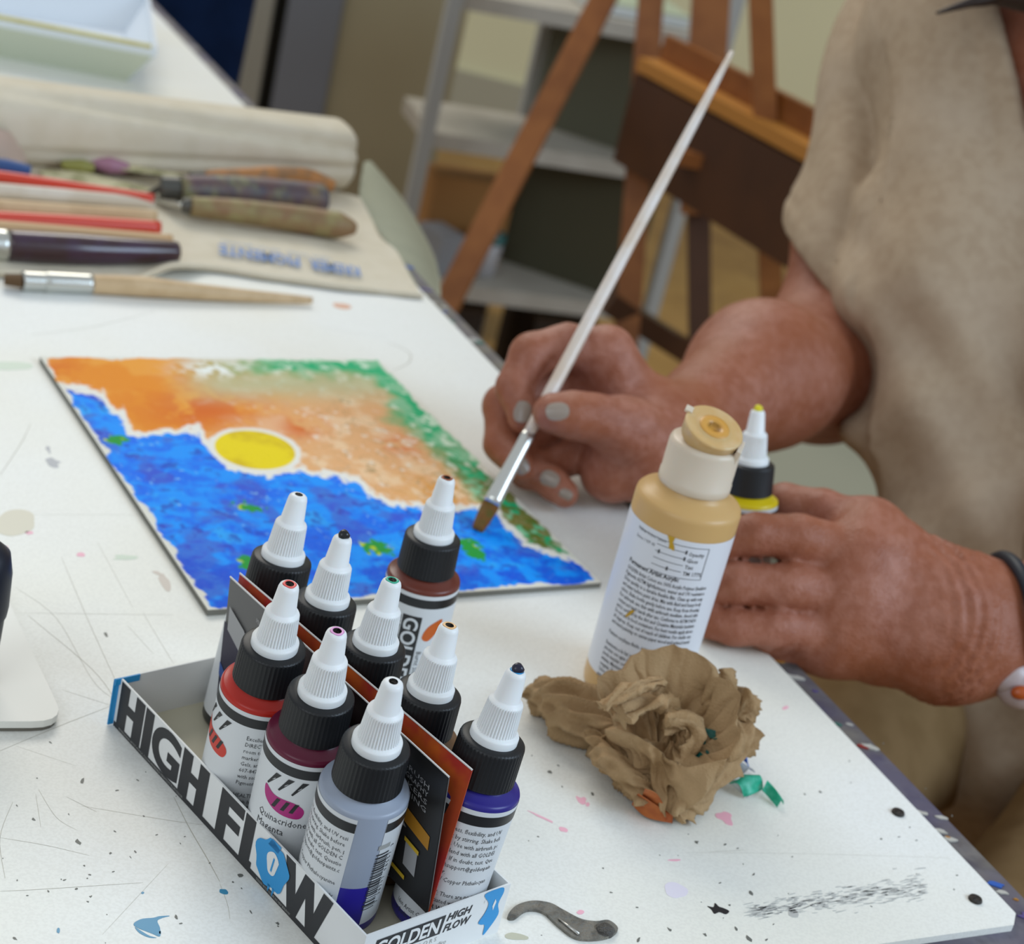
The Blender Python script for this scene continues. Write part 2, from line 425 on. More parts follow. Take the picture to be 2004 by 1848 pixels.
for k in range(420):                                  # charcoal rubbing near the board's corner
    t = rs.uniform(0, 1); x = 1465+t*345; y = 1785-t*52+rs.normal(0, 13)*(.55+.45*t)
    sm.append(ell(x, y, rs.uniform(3, 12), rs.uniform(.4, 1.0), -10+rs.uniform(-8, 8), n=6, j=.5, seed=k))
sm.append(ell(1552, 1788, 12, 8, 40)); q = decal('charcoal_smudge', sm, mat('charcoal', 'bcbcb8', .7), brd, smooth=False); tag(q, kind='stuff')
# scratches
def scratch(pts, wpx):
    pts = catmull([at(x, y, 0) for x, y in pts], 6); d = np.gradient(pts, axis=0); d /= np.linalg.norm(d, axis=1)[:, None]
    nn = np.stack([-d[:, 1], d[:, 0], 0*d[:, 0]], 1); w_ = .00007*wpx*(.5+.5*np.sin(np.linspace(.15, 3, len(pts))))[:, None]
    A = pts+nn*w_; B = pts-nn*w_; A[:, 2] = B[:, 2] = .00006; n = len(pts)
    return np.vstack([A, B]), [(i, i+1, n+i+1, n+i) for i in range(n-1)]
m_ = MB()
for s_, w_ in [([(30, 1150), (110, 1210), (180, 1330), (225, 1370)], 1), ([(120, 1090), (175, 1220), (232, 1345)], 1.2), ([(55, 1205), (180, 1310), (228, 1375)], 1.5), ([(228, 1378), (120, 1420), (0, 1470)], 1.4), ([(340, 1560), (370, 1620), (405, 1680), (430, 1726)], 1.8), ([(120, 1350), (230, 1385)], 1), ([(40, 1200), (340, 1204)], 1), ([(60, 1007), (280, 1008)], .8), ([(0, 1745), (80, 1741), (280, 1728)], 1.2), ([(0, 1640), (90, 1655), (175, 1675)], 1), ([(160, 1578), (330, 1606), (400, 1615)], 1), ([(10, 1720), (0, 1640), (25, 1570)], 1), ([(280, 1200), (340, 1300)], .9), ([(190, 1060), (260, 1190)], .7), ([(75, 1545), (110, 1600), (150, 1625)], .8), ([(70, 1555), (80, 1620)], .7), ([(0, 930), (40, 870), (60, 830)], 2), ([(250, 1225), (300, 1280)], .8), ([(430, 1730), (445, 1770), (450, 1800)], .8), ([(1340, 1669), (1600, 1672), (1860, 1680)], .6), ([(1390, 1668), (1460, 1664)], 1), ([(60, 655), (180, 640), (300, 610)], 2), ([(620, 640), (760, 660)], 1), ([(1150, 1452), (1180, 1520)], .5), ([(130, 1560), (190, 1590)], .9), ([(30, 1460), (150, 1500)], .6), ([(200, 1830), (330, 1690)], .5), ([(760, 670), (800, 690), (800, 710), (770, 725)], 4)]:
    m_.add(*scratch(s_, w_))
q = m_.build('scratch_marks', mat('scratch', 'b0ab9c', .6), brd); tag(q, kind='stuff')
# screws in the board
for k, (x, y) in enumerate([(1757, 1592), (1908, 1762)]):
    p = at(x, y, 0); t = thing('screw', p, ('dark screw head in the white board, the farther from the corner' if k == 0 else 'dark screw head nearest the white board\'s corner'), 'screw', 'screws in the white board')
    V, F = lathe_vf([(.0026, -.0015), (.0029, .0004), (.0026, .0011), (.0012, .0013), (0, .0013)], 24); mk('screw_head', V+p, F, mat('screw', '3a3632', .45, metal=.6, bump=(900, .6, 2)), t)
    MB().add(*box_vf(p+[0, 0, .00132], (1, .4+k, 0), (-.4-k, 1, 0), Z_, .0019, .0003, .00006)).build('slot', mat('slot', '151312', .6), t)
# dried paint skin at the bottom edge
cp_ = [(992, 1798), (1008, 1778), (1040, 1768), (1075, 1772), (1100, 1785), (1135, 1803), (1165, 1808), (1190, 1806), (1208, 1822), (1195, 1836), (1165, 1843), (1125, 1840), (1090, 1815), (1062, 1790), (1030, 1786), (1005, 1802)]
t = thing('dried_paint_skin', at(1100, 1805), 'curved grey strip of dried paint stuck to the board beside the tray', 'dried paint')
m_ = MB(); m_.add(*prism_vf([p[:2] for p in catmull([at(x, y) for x, y in cp_], 5, True)], .00005, .0012)); m_.build('paint_crust', mat('paint_crust', '74726a', .55, noise=[(220, '4c4a45', .8, 3), (160, '8a8479', .6, 2)], bump=(500, 1., 3)), t)
p = at(1183, 1826); V, F = lathe_vf([(.0032, 0), (.0034, .0018), (.0024, .0026), (0, .0027)], 20); mk('dried_knob', V+p, F, mat('paint_crust2', '4d4a46', .5, bump=(700, 1, 2)), t)
mk('metal_pin', *tube_vf([at(1093, 1798, .0016), at(1133, 1829, .0016)], [.0003, .0007], 8), mat('pin', 'c0bdb6', .3, metal=.8), t)
decal('stain_patch', [ell(1010, 1834, 25, 7, 3, j=.2)], mat('tan_patch', 'c3c2ad', .6), brd).__setitem__('label', 'grey green dried patch')

# ------------------------------------------------------------------ canvas board with the painting
c4 = [at(75, 705, .003), at(730, 700, .003), at(1185, 1147, .003), at(415, 1183, .003)]
ctr = sum(c4)/4; ax = (c4[1]-c4[0])+(c4[2]-c4[3]); ax /= np.linalg.norm(ax); ay = np.array([-ax[1], ax[0], 0])
PWD, PHT = .2045, .262
def pc(u, v): return ctr+ax*(u-.5)*PWD+ay*(.5-v)*PHT
pt = thing('canvas_board', [ctr[0], ctr[1], 0], 'canvas board painted with a blue sea, orange land and yellow sun, lying flat', 'painting')
MB().add(*prism_vf([pc(0, 0)[:2], pc(1, 0)[:2], pc(1, 1)[:2], pc(0, 1)[:2]], .00005, .0029)).build('backing_board', mat('grey_board', '77766e', .8), pt)
NU, NV = 400, 520
uu, vv = np.meshgrid(np.linspace(0, 1, NU), np.linspace(0, 1, NV), indexing='ij')
PV = ctr+ax*((uu-.5)*PWD)[..., None]+ay*((.5-vv)*PHT)[..., None]
XY = pj(PV.reshape(-1, 3)).reshape(NU, NV, 2); px, py = XY[..., 0], XY[..., 1]
sx, sy = uu*PWD*1000, vv*PHT*1000                       # millimetres
cl = np.array([(60, 730), (118, 755), (157, 761), (202, 778), (214, 803), (242, 821), (250, 846), (279, 854), (327, 846), (390, 846), (401, 869), (424, 889), (447, 915), (481, 927), (526, 929), (572, 923), (589, 916), (606, 926), (663, 934), (703, 943), (720, 968), (760, 986), (805, 994), (860, 999), (910, 995), (950, 992), (975, 1004), (984, 1025), (1005, 1043), (1027, 1065), (1073, 1082), (1112, 1094), (1158, 1122), (1200, 1142)], float)
wob = (fbm(sx*.35, sy*.35, 4)-.5)*16+(fbm(sx*.09, sy*.09, 3)-.5)*12
yc = np.interp(px, cl[:, 0], cl[:, 1])+wob
slope = np.interp(px, (cl[1:, 0]+cl[:-1, 0])/2, np.abs(np.diff(cl[:, 1])/np.diff(cl[:, 0])))
ds = (py-yc)/np.sqrt(1+slope**2)                         # >0 sea
def mixc(a, b, t): return a+(b-a)*np.clip(t, 0, 1)[..., None]
def C(h): return np.array(lin(h))
def sm_(a, b, x): t = np.clip((x-a)/(b-a), 0, 1); return t*t*(3-2*t)
n1 = fbm(sx*.06, sy*.06, 5); n2 = fbm(sx*.10+9, sy*.10, 4); n3 = fbm(sx*.20, sy*.17+40, 3); n4 = fbm(sx*.45+5, sy*.35, 3)
st = fbm(sx*.07+30, sy*.26+(n1*8), 4)
sea = mixc(C('0a98ff'), C('0a70f0'), sm_(.40, .66, n2*.5+st*.5)); sea = mixc(sea, C('2cb0fa'), sm_(.55, .75, n1)*.7*sm_(.4, .6, n3))
sea = mixc(sea, C('1a45b8'), sm_(.62, .74, n3)*.7*sm_(.45, .6, n1+.05)); sea = mixc(sea, C('4a3ab0'), sm_(.60, .72, fbm(sx*.05+70, sy*.05, 4))*.5)
sea = mixc(sea, C('8fd0f5'), sm_(.72, .78, n4)*sm_(.5, .7, n2)*.7)
sea = mixc(sea, C('0a52d8'), sm_(980, 1130, py)*sm_(.4, .6, n2)*.7)
red = np.exp(-(((px-400)/120)**2+((py-800)/40)**2))+np.exp(-(((px-590)/45)**2+((py-838)/22)**2))*.9+np.exp(-(((px-790)/50)**2+((py-870)/22)**2))*.7+np.exp(-(((px-930)/35)**2+((py-930)/16)**2))*.8+np.exp(-(((px-110)/50)**2+((py-720)/20)**2))*.6
leftish = sm_(640, 330, px+(n2-.5)*150)
land = mixc(C('e9b27c'), C('f0a13a'), leftish); land = mixc(land, C('f5d2a8'), sm_(.46, .70, n2)*(1-leftish)*.8)
land = mixc(land, C('eb8f22'), leftish*sm_(.42, .6, n1)); land = mixc(land, C('dd6a18'), np.clip(red, 0, 1)*sm_(.30, .52, n2))
land = mixc(land, C('e39a35'), sm_(700, 900, px)*sm_(60, 10, np.abs(ds+30))*sm_(.4, .55, n3)*.9)
land = mixc(land, C('f7efe0'), sm_(.62, .72, n3*.6+n4*.4)*(1-leftish)*.6)
crk = np.abs(fbm(sx*.07+3, sy*.07+8, 3)-.5); land = mixc(land, C('8f7a4a'), sm_(.014, .003, crk)*sm_(520, 700, px)*.55)
crk2 = np.abs(fbm(sx*.10+33, sy*.10+18, 2)-.5); land = mixc(land, C('a8824e'), sm_(.012, .003, crk2)*sm_(500, 700, px)*.45)
redge = (uu-1)*PWD*1000; tedge = vv*PHT*1000
gr = np.maximum(sm_(-34, -14, redge+(n1-.5)*40), sm_(36, 14, tedge+(n1-.5)*30)*sm_(330, 560, px+(n2-.5)*80))
gcol = mixc(C('22b376'), C('86c79a'), sm_(.42, .62, n2)); gcol = mixc(gcol, C('5a7a34'), sm_(.5, .62, fbm(sx*.12+50, sy*.12, 3))*sm_(820, 1000, py))
gcol = mixc(gcol, C('dcefd8'), sm_(.60, .72, n3)*.8)
land = mixc(land, gcol, gr)
land = mixc(land, C('b9c39a'), np.clip(sm_(70, 30, tedge)*sm_(300, 450, px)*(1-gr)*.8, 0, 1))
land = mixc(land, C('f3f6ef'), np.exp(-(((px-415)/60)**2+((py-722)/16)**2))*sm_(.4, .55, n3)*1.2)
olive = sm_(880, 980, py)*sm_(-38, -10, redge+(n2-.5)*30)*sm_(1120, 1030, py); land = mixc(land, C('7d7430'), olive*sm_(.40, .55, n3)*.9)
cream = C('efece2')
colr = mixc(land, np.broadcast_to(cream, land.shape), sm_(-11, -5, ds)); colr = np.where((ds > 1)[..., None], mixc(cream+0*sea, sea, sm_(0, 5, ds+(n4-.5)*4)), colr)
for (cx, cy, rx, ry, rot) in [(228, 860, 26, 9, 5), (480, 992, 26, 9, 5), (482, 1102, 22, 12, 30), (735, 1072, 34, 14, 8), (925, 1075, 26, 14, 35), (905, 1062, 12, 7, 0)]:
    a = math.radians(rot); qx = (px-cx)*math.cos(a)+(py-cy)*math.sin(a); qy = -(px-cx)*math.sin(a)+(py-cy)*math.cos(a)
    k = np.sqrt((qx/rx)**2+(qy/ry)**2)+(n4-.5)*1.6+(n3-.5)*.8
    colr = mixc(colr, mixc(C('1f9a3a'), C('c9d822'), sm_(.5, .68, n3)), sm_(1.05, .75, k))
a = math.radians(8); qx = (px-499)*math.cos(a)+(py-881)*math.sin(a); qy = -(px-499)*math.sin(a)+(py-881)*math.cos(a); k = np.sqrt((qx/80)**2+(qy/37)**2)
colr = mixc(colr, np.broadcast_to(cream, colr.shape), sm_(1.20, 1.10, k+(n3-.5)*.12)); colr = mixc(colr, mixc(C('f2d808'), C('dcbc08'), sm_(.45, .75, n1)), sm_(1.01, .98, k))
eb = np.minimum(np.minimum(uu*PWD, (1-uu)*PWD), np.minimum(vv*PHT, (1-vv)*PHT))*1000
colr = mixc(colr, np.broadcast_to(C('e6e3d6'), colr.shape), sm_(2.6, 1.2, eb+(n2-.5)*7+(n3-.5)*3))
Zb = PV.copy(); Zb[..., 2] = .003+.00012*n3
V, F = sheet_vf(Zb); idx = np.arange(NU*NV).reshape(NU, NV); Fq = np.stack([idx[:-1, :-1], idx[:-1, 1:], idx[1:, 1:], idx[1:, :-1]], -1).reshape(-1, 4)
mk('painted_surface', V, Fq, mat('painting', 'ffffff', .55, .12, attr='col', bump=(500, .25, 3)), pt, colors=colr.reshape(-1, 3))

# ------------------------------------------------------------------ cardboard tray
BO = np.array([-.1233, .5702, 0.]); BE = np.array([.7246, -.6892, 0]); BN = np.array([.6892, .7246, 0])
BL, BW, BH, BT = .158, .0612, .0213, .0007
def bx(e, n, z=0.): return BO+BE*e+BN*n+[0, 0, z]
tray = thing('cardboard_tray', bx(BL/2, BW/2), 'low white cardboard tray printed HIGH FLOW holding small paint bottles', 'tray')
card = mat('tray_card', 'e6e7e6', .5); cin = mat('tray_card', 'e6e7e6', .5)
MB().add(*box_vf(bx(BL/2, BW/2, .0005), BE, BN, Z_, BL/2, BW/2, .0004)).build('tray_floor', mat('tray_inside', 'c9c3ac', .6), tray)
for nm, c, hx, hy in (('long_side', bx(BL/2, -BT/2, BH/2), BL/2+BT, BT/2), ('long_side', bx(BL/2, BW+BT/2, BH/2), BL/2+BT, BT/2), ('end_panel', bx(-BT/2, BW/2, BH/2), BT/2, BW/2), ('end_panel', bx(BL+BT/2, BW/2, BH/2), BT/2, BW/2)):
    w1 = MB().add(*box_vf(c, BE, BN, Z_, hx, hy, BH/2)).build(nm, card, tray)
    if nm == 'long_side' and c[1] < bx(BL/2, BW/2)[1]: FRONT = w1
    if nm == 'end_panel': NEAR = w1
ink = mat('black_print', '26272b', .5); cyan = mat('blue_print', '2394d4', .45)
def face(V2, F, o, ux, uy, off):                      # flat print on a face
    n_ = np.cross(ux, uy); n_ /= np.linalg.norm(n_)
    return [o+ux*a+uy*b+n_*off for a, b in V2], F
def onplane(x, y, o, n_):                              # where pixel ray meets a plane
    v = ray(x, y); t_ = ((o-C0)@n_)/(v@n_); return C0+v*t_
FO = bx(0, -BT, 0)                                     # front face origin (far left, bottom)
def fe(x, y): p = onplane(x, y, FO, BN); return (p-FO)@BE, p[2]
def fplace(polys, mt, name, off=.00012, par=None):
    m_ = MB()
    for V2, F in polys: m_.add(*face(V2, F, FO, BE, Z_, off))
    return m_.build(name, mt, par or FRONT)
STR = .0022
def poly(pts): return np.array(pts, float), [tuple(range(len(pts)))]
ex = [fe(x, y)[0] for x, y in [(238, 1400), (275, 1450), (288, 1462), (297, 1475), (305, 1490), (355, 1540), (360, 1545), (410, 1600), (432, 1620), (475, 1670), (478, 1675), (500, 1700), (508, 1690), (570, 1750), (565, 1765), (640, 1835)]]
BK = [.0015, .0188, .0197, .0255, .0262, .0455, .0466, .0640, .0723, .0871, .0880, .0942, .0968, .1162, .1128, .1405]
def Lr(a, b, y0=0., y1=1.):
    return poly([(a, STR+y0*(BH-STR-.0005)), (b, STR+y0*(BH-STR-.0005)), (b, STR+y1*(BH-STR-.0005)), (a, STR+y1*(BH-STR-.0005))])
Ls = []
for a, b in ((BK[0], BK[1]), (BK[6], BK[7])):          # H
    s_ = (b-a)*.36; Ls += [Lr(a, a+s_), Lr(b-s_, b), Lr(a+s_, b-s_, .40, .62)]
fplace(Ls[:3], ink, 'print_lettering'); fplace(Ls[3:], ink, 'print_lettering'); Ls = []
fplace([Lr(BK[2], BK[3])], ink, 'print_lettering')
a, b = BK[8], BK[9]; Ls += [Lr(a, a+.0058), Lr(a+.0058, b, .76, 1), Lr(a+.0058, b-.001, .36, .58)]; fplace(Ls, ink, 'print_lettering'); Ls = []
a, b = BK[10], BK[11]; Ls += [Lr(a, a+.0062), Lr(a+.0062, b+.0015, 0, .12)]                              # L
fplace(Ls, ink, 'print_lettering')
V2, F = text_fit('G', BK[4], BK[5], STR, BH-.0005, bold=.035, res=8); g1 = fplace([(V2, F)], ink, 'print_lettering')
hh = BH-STR-.0005; w0, w1_ = BK[14], BK[15]; ww = w1_-w0
Wp = [(0, 1), (.20, 1), (.31, .42), (.41, 1), (.60, 1), (.70, .42), (.80, 1), (1, 1), (.80, 0), (.60, 0), (.50, .55), (.40, 0), (.20, 0)]
Wv = np.array([(w0+x*ww, STR+y*hh) for x, y in Wp]); fplace([(Wv, [(0, 1, 2, 11, 12), (2, 3, 10, 11), (3, 4, 10), (4, 5, 9, 10), (5, 6, 7, 8, 9)])], ink, 'print_lettering')
fplace([poly([(0, 0), (BL, 0), (BL, STR), (0, STR)])], ink, 'print_strip')
sm1 = [text_line('PROFESSIONAL ARTIST ACRYLIC COLORS INCREDIBLE VERSATILITY FLUID COLOR', .004, .0007, .0014, sx=.9), text_line('GOLDEN ARTIST COLORS INC NEW BERLIN NY', .1, .0007, .0014, sx=.7)]
fplace(sm1, mat('grey_print', 'a8a8a4', .5), 'small_print', .0002)
ob = [(BK[12]+.5*(BK[13]-BK[12])+.0098*math.cos(t_)*(1+.10*math.sin(5*t_)), .0118+.0092*math.sin(t_)*(1+.08*math.cos(7*t_))) for t_ in np.linspace(0, 6.28, 40)[:-1]]
ob = [(x, min(y, BH-.0004)) for x, y in ob]
fplace([poly(ob), poly([(BK[12]+.0095, .004), (BK[12]+.0105, -.0+.0008), (BK[12]+.0115, .004)]), poly([(BK[12]+.0125, .004), (BK[12]+.013, .0002), (BK[12]+.0140, .004)]), poly([(BK[12]+.006, .018), (BK[12]+.0075, BH), (BK[12]+.013, BH), (BK[12]+.012, .018)])], cyan, 'blue_splat', .0003)
oc = BK[12]+.5*(BK[13]-BK[12])+.0005
fplace([poly([(oc+.0034*math.cos(t_)*(1+.15*math.sin(3*t_)), .0125+.0046*math.sin(t_)) for t_ in np.linspace(.5, 5.6, 22)])], card, 'print_detail', .0004)
fplace([poly([(oc-.0004, .0095), (oc+.0004, .0092), (oc+.0010, .0150), (oc+.0002, .0152)])], cyan, 'print_detail', .0005)
# near short end
EO = bx(BL+BT, 0, 0)
def eplace(polys, mt, name, off=.00012):
    m_ = MB()
    for V2, F in polys: m_.add(*face(V2, F, EO, BN, Z_, off))
    return m_.build(name, mt, NEAR)
def slant(V2, k=.12, y0=.010): return V2+np.stack([(V2[:, 1]-y0)*k, 0*V2[:, 0]], 1)
eplace([(slant(poly([(.0035, .0100), (.0328, .0100), (.0328, .0178), (.0035, .0178)])[0]), [(0, 1, 2, 3)])], ink, 'logo_block')
V2, F = text_fit('GOLDEN', .0044, .0320, .0108, .0170, bold=.03, shear=.1, res=5); eplace([(V2, F)], card, 'logo_lettering', .00025)
V2, F = text_fit('HIGH', .0345, .0455, .0146, .0180, bold=.03, shear=.25); V3, F3 = text_fit('FLOW', .0340, .0462, .0100, .0134, bold=.03, shear=.25); eplace([(V2, F), (V3, F3)], ink, 'logo_lettering')
V2, F = text_fit('C O L O R S', .0195, .0320, .0072, .0090); V3, F3 = text_fit('acrylic acrílico', .024, .037, .0038, .0062, shear=.2); eplace([(V2, F), (V3, F3)], mat('grey_print', 'a8a8a4', .5), 'small_print')
spl = catmull([(.050, .0208), (.0575, BH), (.0592, .019), (.058, .014), (.0595, .009), (.0565, .0035), (.0545, .0015), (.0540, .0060), (.0520, .0070), (.0505, .0085), (.0525, .012), (.053, .016)], 4, True)
eplace([poly([p for p in spl])], cyan, 'blue_splat', .0002); eplace([poly([(.0552, .014), (.0560, .012), (.0566, .0155), (.0558, .017)]), poly([(.0507, .0175), (.0512, .0165), (.0515, .018)])], card, 'print_detail', .0003)
m_ = MB(); m_.add(*box_vf(bx(.0002, .0022, BH-.0012), BE, BN, Z_, .0003, .0052, .0014)); m_.add(*box_vf(bx(-BT, .001, BH*.5), BE, BN, Z_, .0003, .0040, BH*.48)); m_.build('blue_splat', cyan, tray)

# ------------------------------------------------------------------ small paint bottles
capm = mat('black_cap', '1b1c1e', .42, .4); noz = mat('white_nozzle', 'eceeee', .38, .4, sub=.08); hole = mat('nozzle_hole', '15100f', .5)
labw = mat('bottle_label', 'd9dcde', .42); labk = mat('label_black', '1c1d1f', .4); txt = mat('label_text', '3a3b3e', .5)
NRB = 60
capV, capF = lathe_vf([(.0114, .0584), (.0119, .0589), (.0119, .0594), (.0115, .0722), (.0113, .0730), (.0106, .0736), (.0080, .0737), (0, .0737)], 144, lambda k, i: (-.00035 if (i % 3 == 0 and 2 <= k <= 3) else 0))
nozV, nozF = lathe_vf([(.0079, .0734), (.0083, .0737), (.0083, .0760), (.0080, .0766), (.0071, .0769), (.0069, .0772), (.0061, .0872), (.0060, .0880), (.0056, .0887), (.0048, .0891), (.0045, .0895), (.0036, .0985), (.0033, .0995), (.0027, .1001), (.0019, .1003), (.0015, .1003), (.0014, .1001), (0, .1001)], 120, lambda k, i: (-.00055 if (i % 3 == 0 and 5 <= k <= 6) else 0))
capcV, capcF = capV, capF
def bottle_profile(r=.0152): return [(0, .0008), (r-.0016, .0002), (r-.0004, .0008), (r, .002), (r, .0548), (r-.0003, .0556), (r-.0010, .0561), (r-.0018, .0562), (.0116, .0578), (.0104, .0584), (.0100, .0625)]
def frame(base, tip):
    z = np.asarray(tip, float)-base; z /= np.linalg.norm(z)
    # local -y faces the camera
    toc = C0-np.asarray(base); y = -(toc-z*(toc@z)); y /= np.linalg.norm(y); x = np.cross(y, z)
    return np.stack([x, y, z], 1)
def wrapV(V2, r):                                     # V2: (arc length metres from the camera-facing line, height)
    a = V2[:, 0]/r; return np.stack([r*np.sin(a), -r*np.cos(a), V2[:, 1]], 1)
def strip(a0, a1, z0, z1, r, n=None):
    n = n or max(2, int(abs(a1-a0)/.05)); aa = np.linspace(a0, a1, n+1)
    V = [(r*math.sin(a), -r*math.cos(a), z) for z in (z0, z1) for a in aa]
    return np.array(V), [(i, i+1, n+2+i, n+1+i) for i in range(n)]
L1 = ['Excellent lightfastness, flexibility, and UV resistance.', 'DIRECTIONS: Mix by stirring. Shake before use. Apply at', 'room temperature. Use with airbrush, pen, paint', 'marker or brush. Blend with all GOLDEN Colors,', 'Gels, and Mediums. If in doubt, test. Questions?', '607-847-6154 / techsupport@goldenpaints.com. Clean', 'with soap and water.', 'Pigment(s) PB 15:4 / Copper Phthalocyanine', '', 'HEALTH & SAFETY: There are no currently known', 'health hazards associated with anticipated use.', 'USE A RESPIRATOR WHEN SPRAYING.', '', 'Golden Artist Colors, Inc.', 'New Berlin, NY 13411 607-847-6154']
def small_bottle(base, tip, body, label, ring=None, drop=None, gap=None, text=None, swatch=None, group='small paint bottles in the cardboard tray', liquid=None, vert=None, extra=None):
    base = np.asarray(base, float); tip = np.asarray(tip, float); sc = 1.0
    R = frame(base, tip); t = thing('paint_bottle', base, label, 'paint bottle', group)
    tr = lambda V: base+(np.asarray(V)*sc)@R.T
    bm = mat('paint_'+body, body, .3, .4, noise=None)
    mk('bottle_body', tr(lathe_vf(bottle_profile(), 72)[0]), lathe_vf(bottle_profile(), 72)[1], bm, t)
    if liquid:
        V, F = lathe_vf([(.0151, .0012), (.01522, .002), (.01522, .0235), (.0151, .0237)], 72); q = mk('paint_fill', tr(V), F, mat('liquid_'+liquid, liquid, .3), t); q['label'] = 'violet paint showing through the bottle'
    k = mk('cap', tr(capV), capF, capm, t, auto=.7); nz = mk('nozzle', tr(nozV), nozF, noz, t, auto=.9)
    V, F = lathe_vf([(.00001, .10035), (.0015, .10035)], 24); mk('nozzle_opening', tr(V), F, hole, nz)
    if ring:
        V, F = lathe_vf([(.0014, .1000), (.0015, .1004), (.0021, .1004), (.0024, .1002)], 36, lambda k, i: (.00012*math.sin(i*.7) if k == 3 else 0)); mk('dried_paint_ring', tr(V), F, mat('ring_'+ring, ring, .3), nz)
    if drop:
        V, F = lathe_vf([(.0018, .0996), (.0021, .1004), (.0021, .1014), (.0014, .1024), (.0005, .1028), (0, .1028)], 24, lambda k, i: .0002*math.sin(i*.8+k)); mk('dried_paint_drop', tr(V), F, mat('ring_'+drop, drop, .25), nz)
    rl = .01530; a0, a1 = gap if gap else (-math.pi, math.pi)
    V, F = strip(a0, a1, .0052, .0540, rl); lb = mk('label', tr(V), F, labw, t)
    V, F = strip(a0+.005, a1-.005, .0482, .0522, rl+.00006); mk('label_band', tr(V), F, labk, lb)
    if text:
        m_ = MB(); y = text.get('top', .0448); x = text['x']; i = 0
        for ln in text['lines']:
            if ln:
                V2, F = text_line(ln, x, y, text.get('size', .0025), sx=.80, bold=.012 if ln.isupper() else 0, res=1)
                cut = text.get('cut', 9); w_ = np.array([V2[list(f)][:, 0].max() for f in F]); F = [f for f, ww_ in zip(F, w_) if ww_ < cut and V2[list(f)][:, 0].min() > text.get('cutl', -9)]
                m_.add(wrapV(V2, rl+.0001), F)
            y -= text.get('lead', .0029)
        m_.V = [tr(v) for v in m_.V]; m_.build('label_text', txt, lb)
    if swatch:
        m_ = MB(); c_, x0 = swatch
        sh = catmull([(x0-.0085, .0395), (x0-.004, .0375), (x0+.003, .0372), (x0+.0068, .0352), (x0+.0075, .0325), (x0+.0055, .0302), (x0-.002, .0310), (x0-.0075, .0345)], 5, True)
        n_ = len(sh); cc = sh.mean(0); V2 = np.vstack([cc+(sh-cc)*q/6 for q in range(1, 7)]+[cc[None]]); F = [(q*n_+i, q*n_+(i+1) % n_, (q+1)*n_+(i+1) % n_, (q+1)*n_+i) for q in range(5) for i in range(n_)]+[(i, (i+1) % n_, 6*n_) for i in range(n_)]
        m_.add(tr(wrapV(V2, rl+.00012)), F); m_.build('colour_swatch', mat('swatch_'+c_, c_, .4), lb)
        m_ = MB()
        for q in (-.0035, .0, .0032):                 # pen marks over the swatch and below the band
            V2 = np.array([(x0+q-.0008, .0325), (x0+q+.0006, .0325), (x0+q+.0022, .0368), (x0+q+.0008, .0368)]); m_.add(tr(wrapV(V2, rl+.0002)), [(0, 1, 2, 3)])
        for q in (-.006, -.001, .004):
            V2 = np.array([(x0+q-.0022, .0405), (x0+q-.0016, .0402), (x0+q+.0030, .0467), (x0+q+.0008, .0467)]); m_.add(tr(wrapV(V2, rl+.0002)), [(0, 1, 2, 3)])
        m_.build('label_marks', labk, lb)
    if extra: extra(t, lb, tr, rl)
    return t
def tipz(x, y, z=.1003): return at(x, y, z)
def tip_for(base, x, y, L=.1003):                      # tip on the pixel ray at bottle length L from the base
    v = ray(x, y); b = np.asarray(base)-C0; A = v@v; B_ = -2*v@b; Cc = b@b-L*L; D = B_*B_-4*A*Cc
    if D < 0: return C0+v*(-B_/(2*A))
    s1 = (-B_-math.sqrt(D))/(2*A); s2 = (-B_+math.sqrt(D))/(2*A)
    c1, c2 = C0+v*s1, C0+v*s2; return c1 if c1[2] > c2[2] else c2
TZ = .0010
bn, fn = .0456, .0160
def clearx(t, lb, tr, rl):
    m_ = MB(); z = .0385; r2 = np.random.RandomState(4)
    g0 = .68
    while z > .0125:
        h = r2.choice([.00025, .0004, .0007, .0010]); V, F = strip(g0, g0+.34, z-h, z, rl+.0001, 8); m_.add(tr(V), F); z -= h+r2.choice([.0003, .0004, .0007])
    V, F = strip(.68, 1.0, .0405, .0425, rl+.0001, 8)
    m_.build('barcode', txt, lb)
    q = MB().add(tr(V), F).build('label_marks', mat('grey_print', 'a8a8a4', .5), lb)
    m_ = MB()
    for i, ch in enumerate('7 38797 98557 3'):
        if ch == ' ': continue
        V2, F = text2d(ch, res=1); V2 = np.stack([-V2[:, 1], V2[:, 0]], 1)*.0024+[1.16*rl, .013+i*.0019]; m_.add(tr(wrapV(V2, rl+.0001)), F)
    m_.build('barcode_digits', txt, lb)
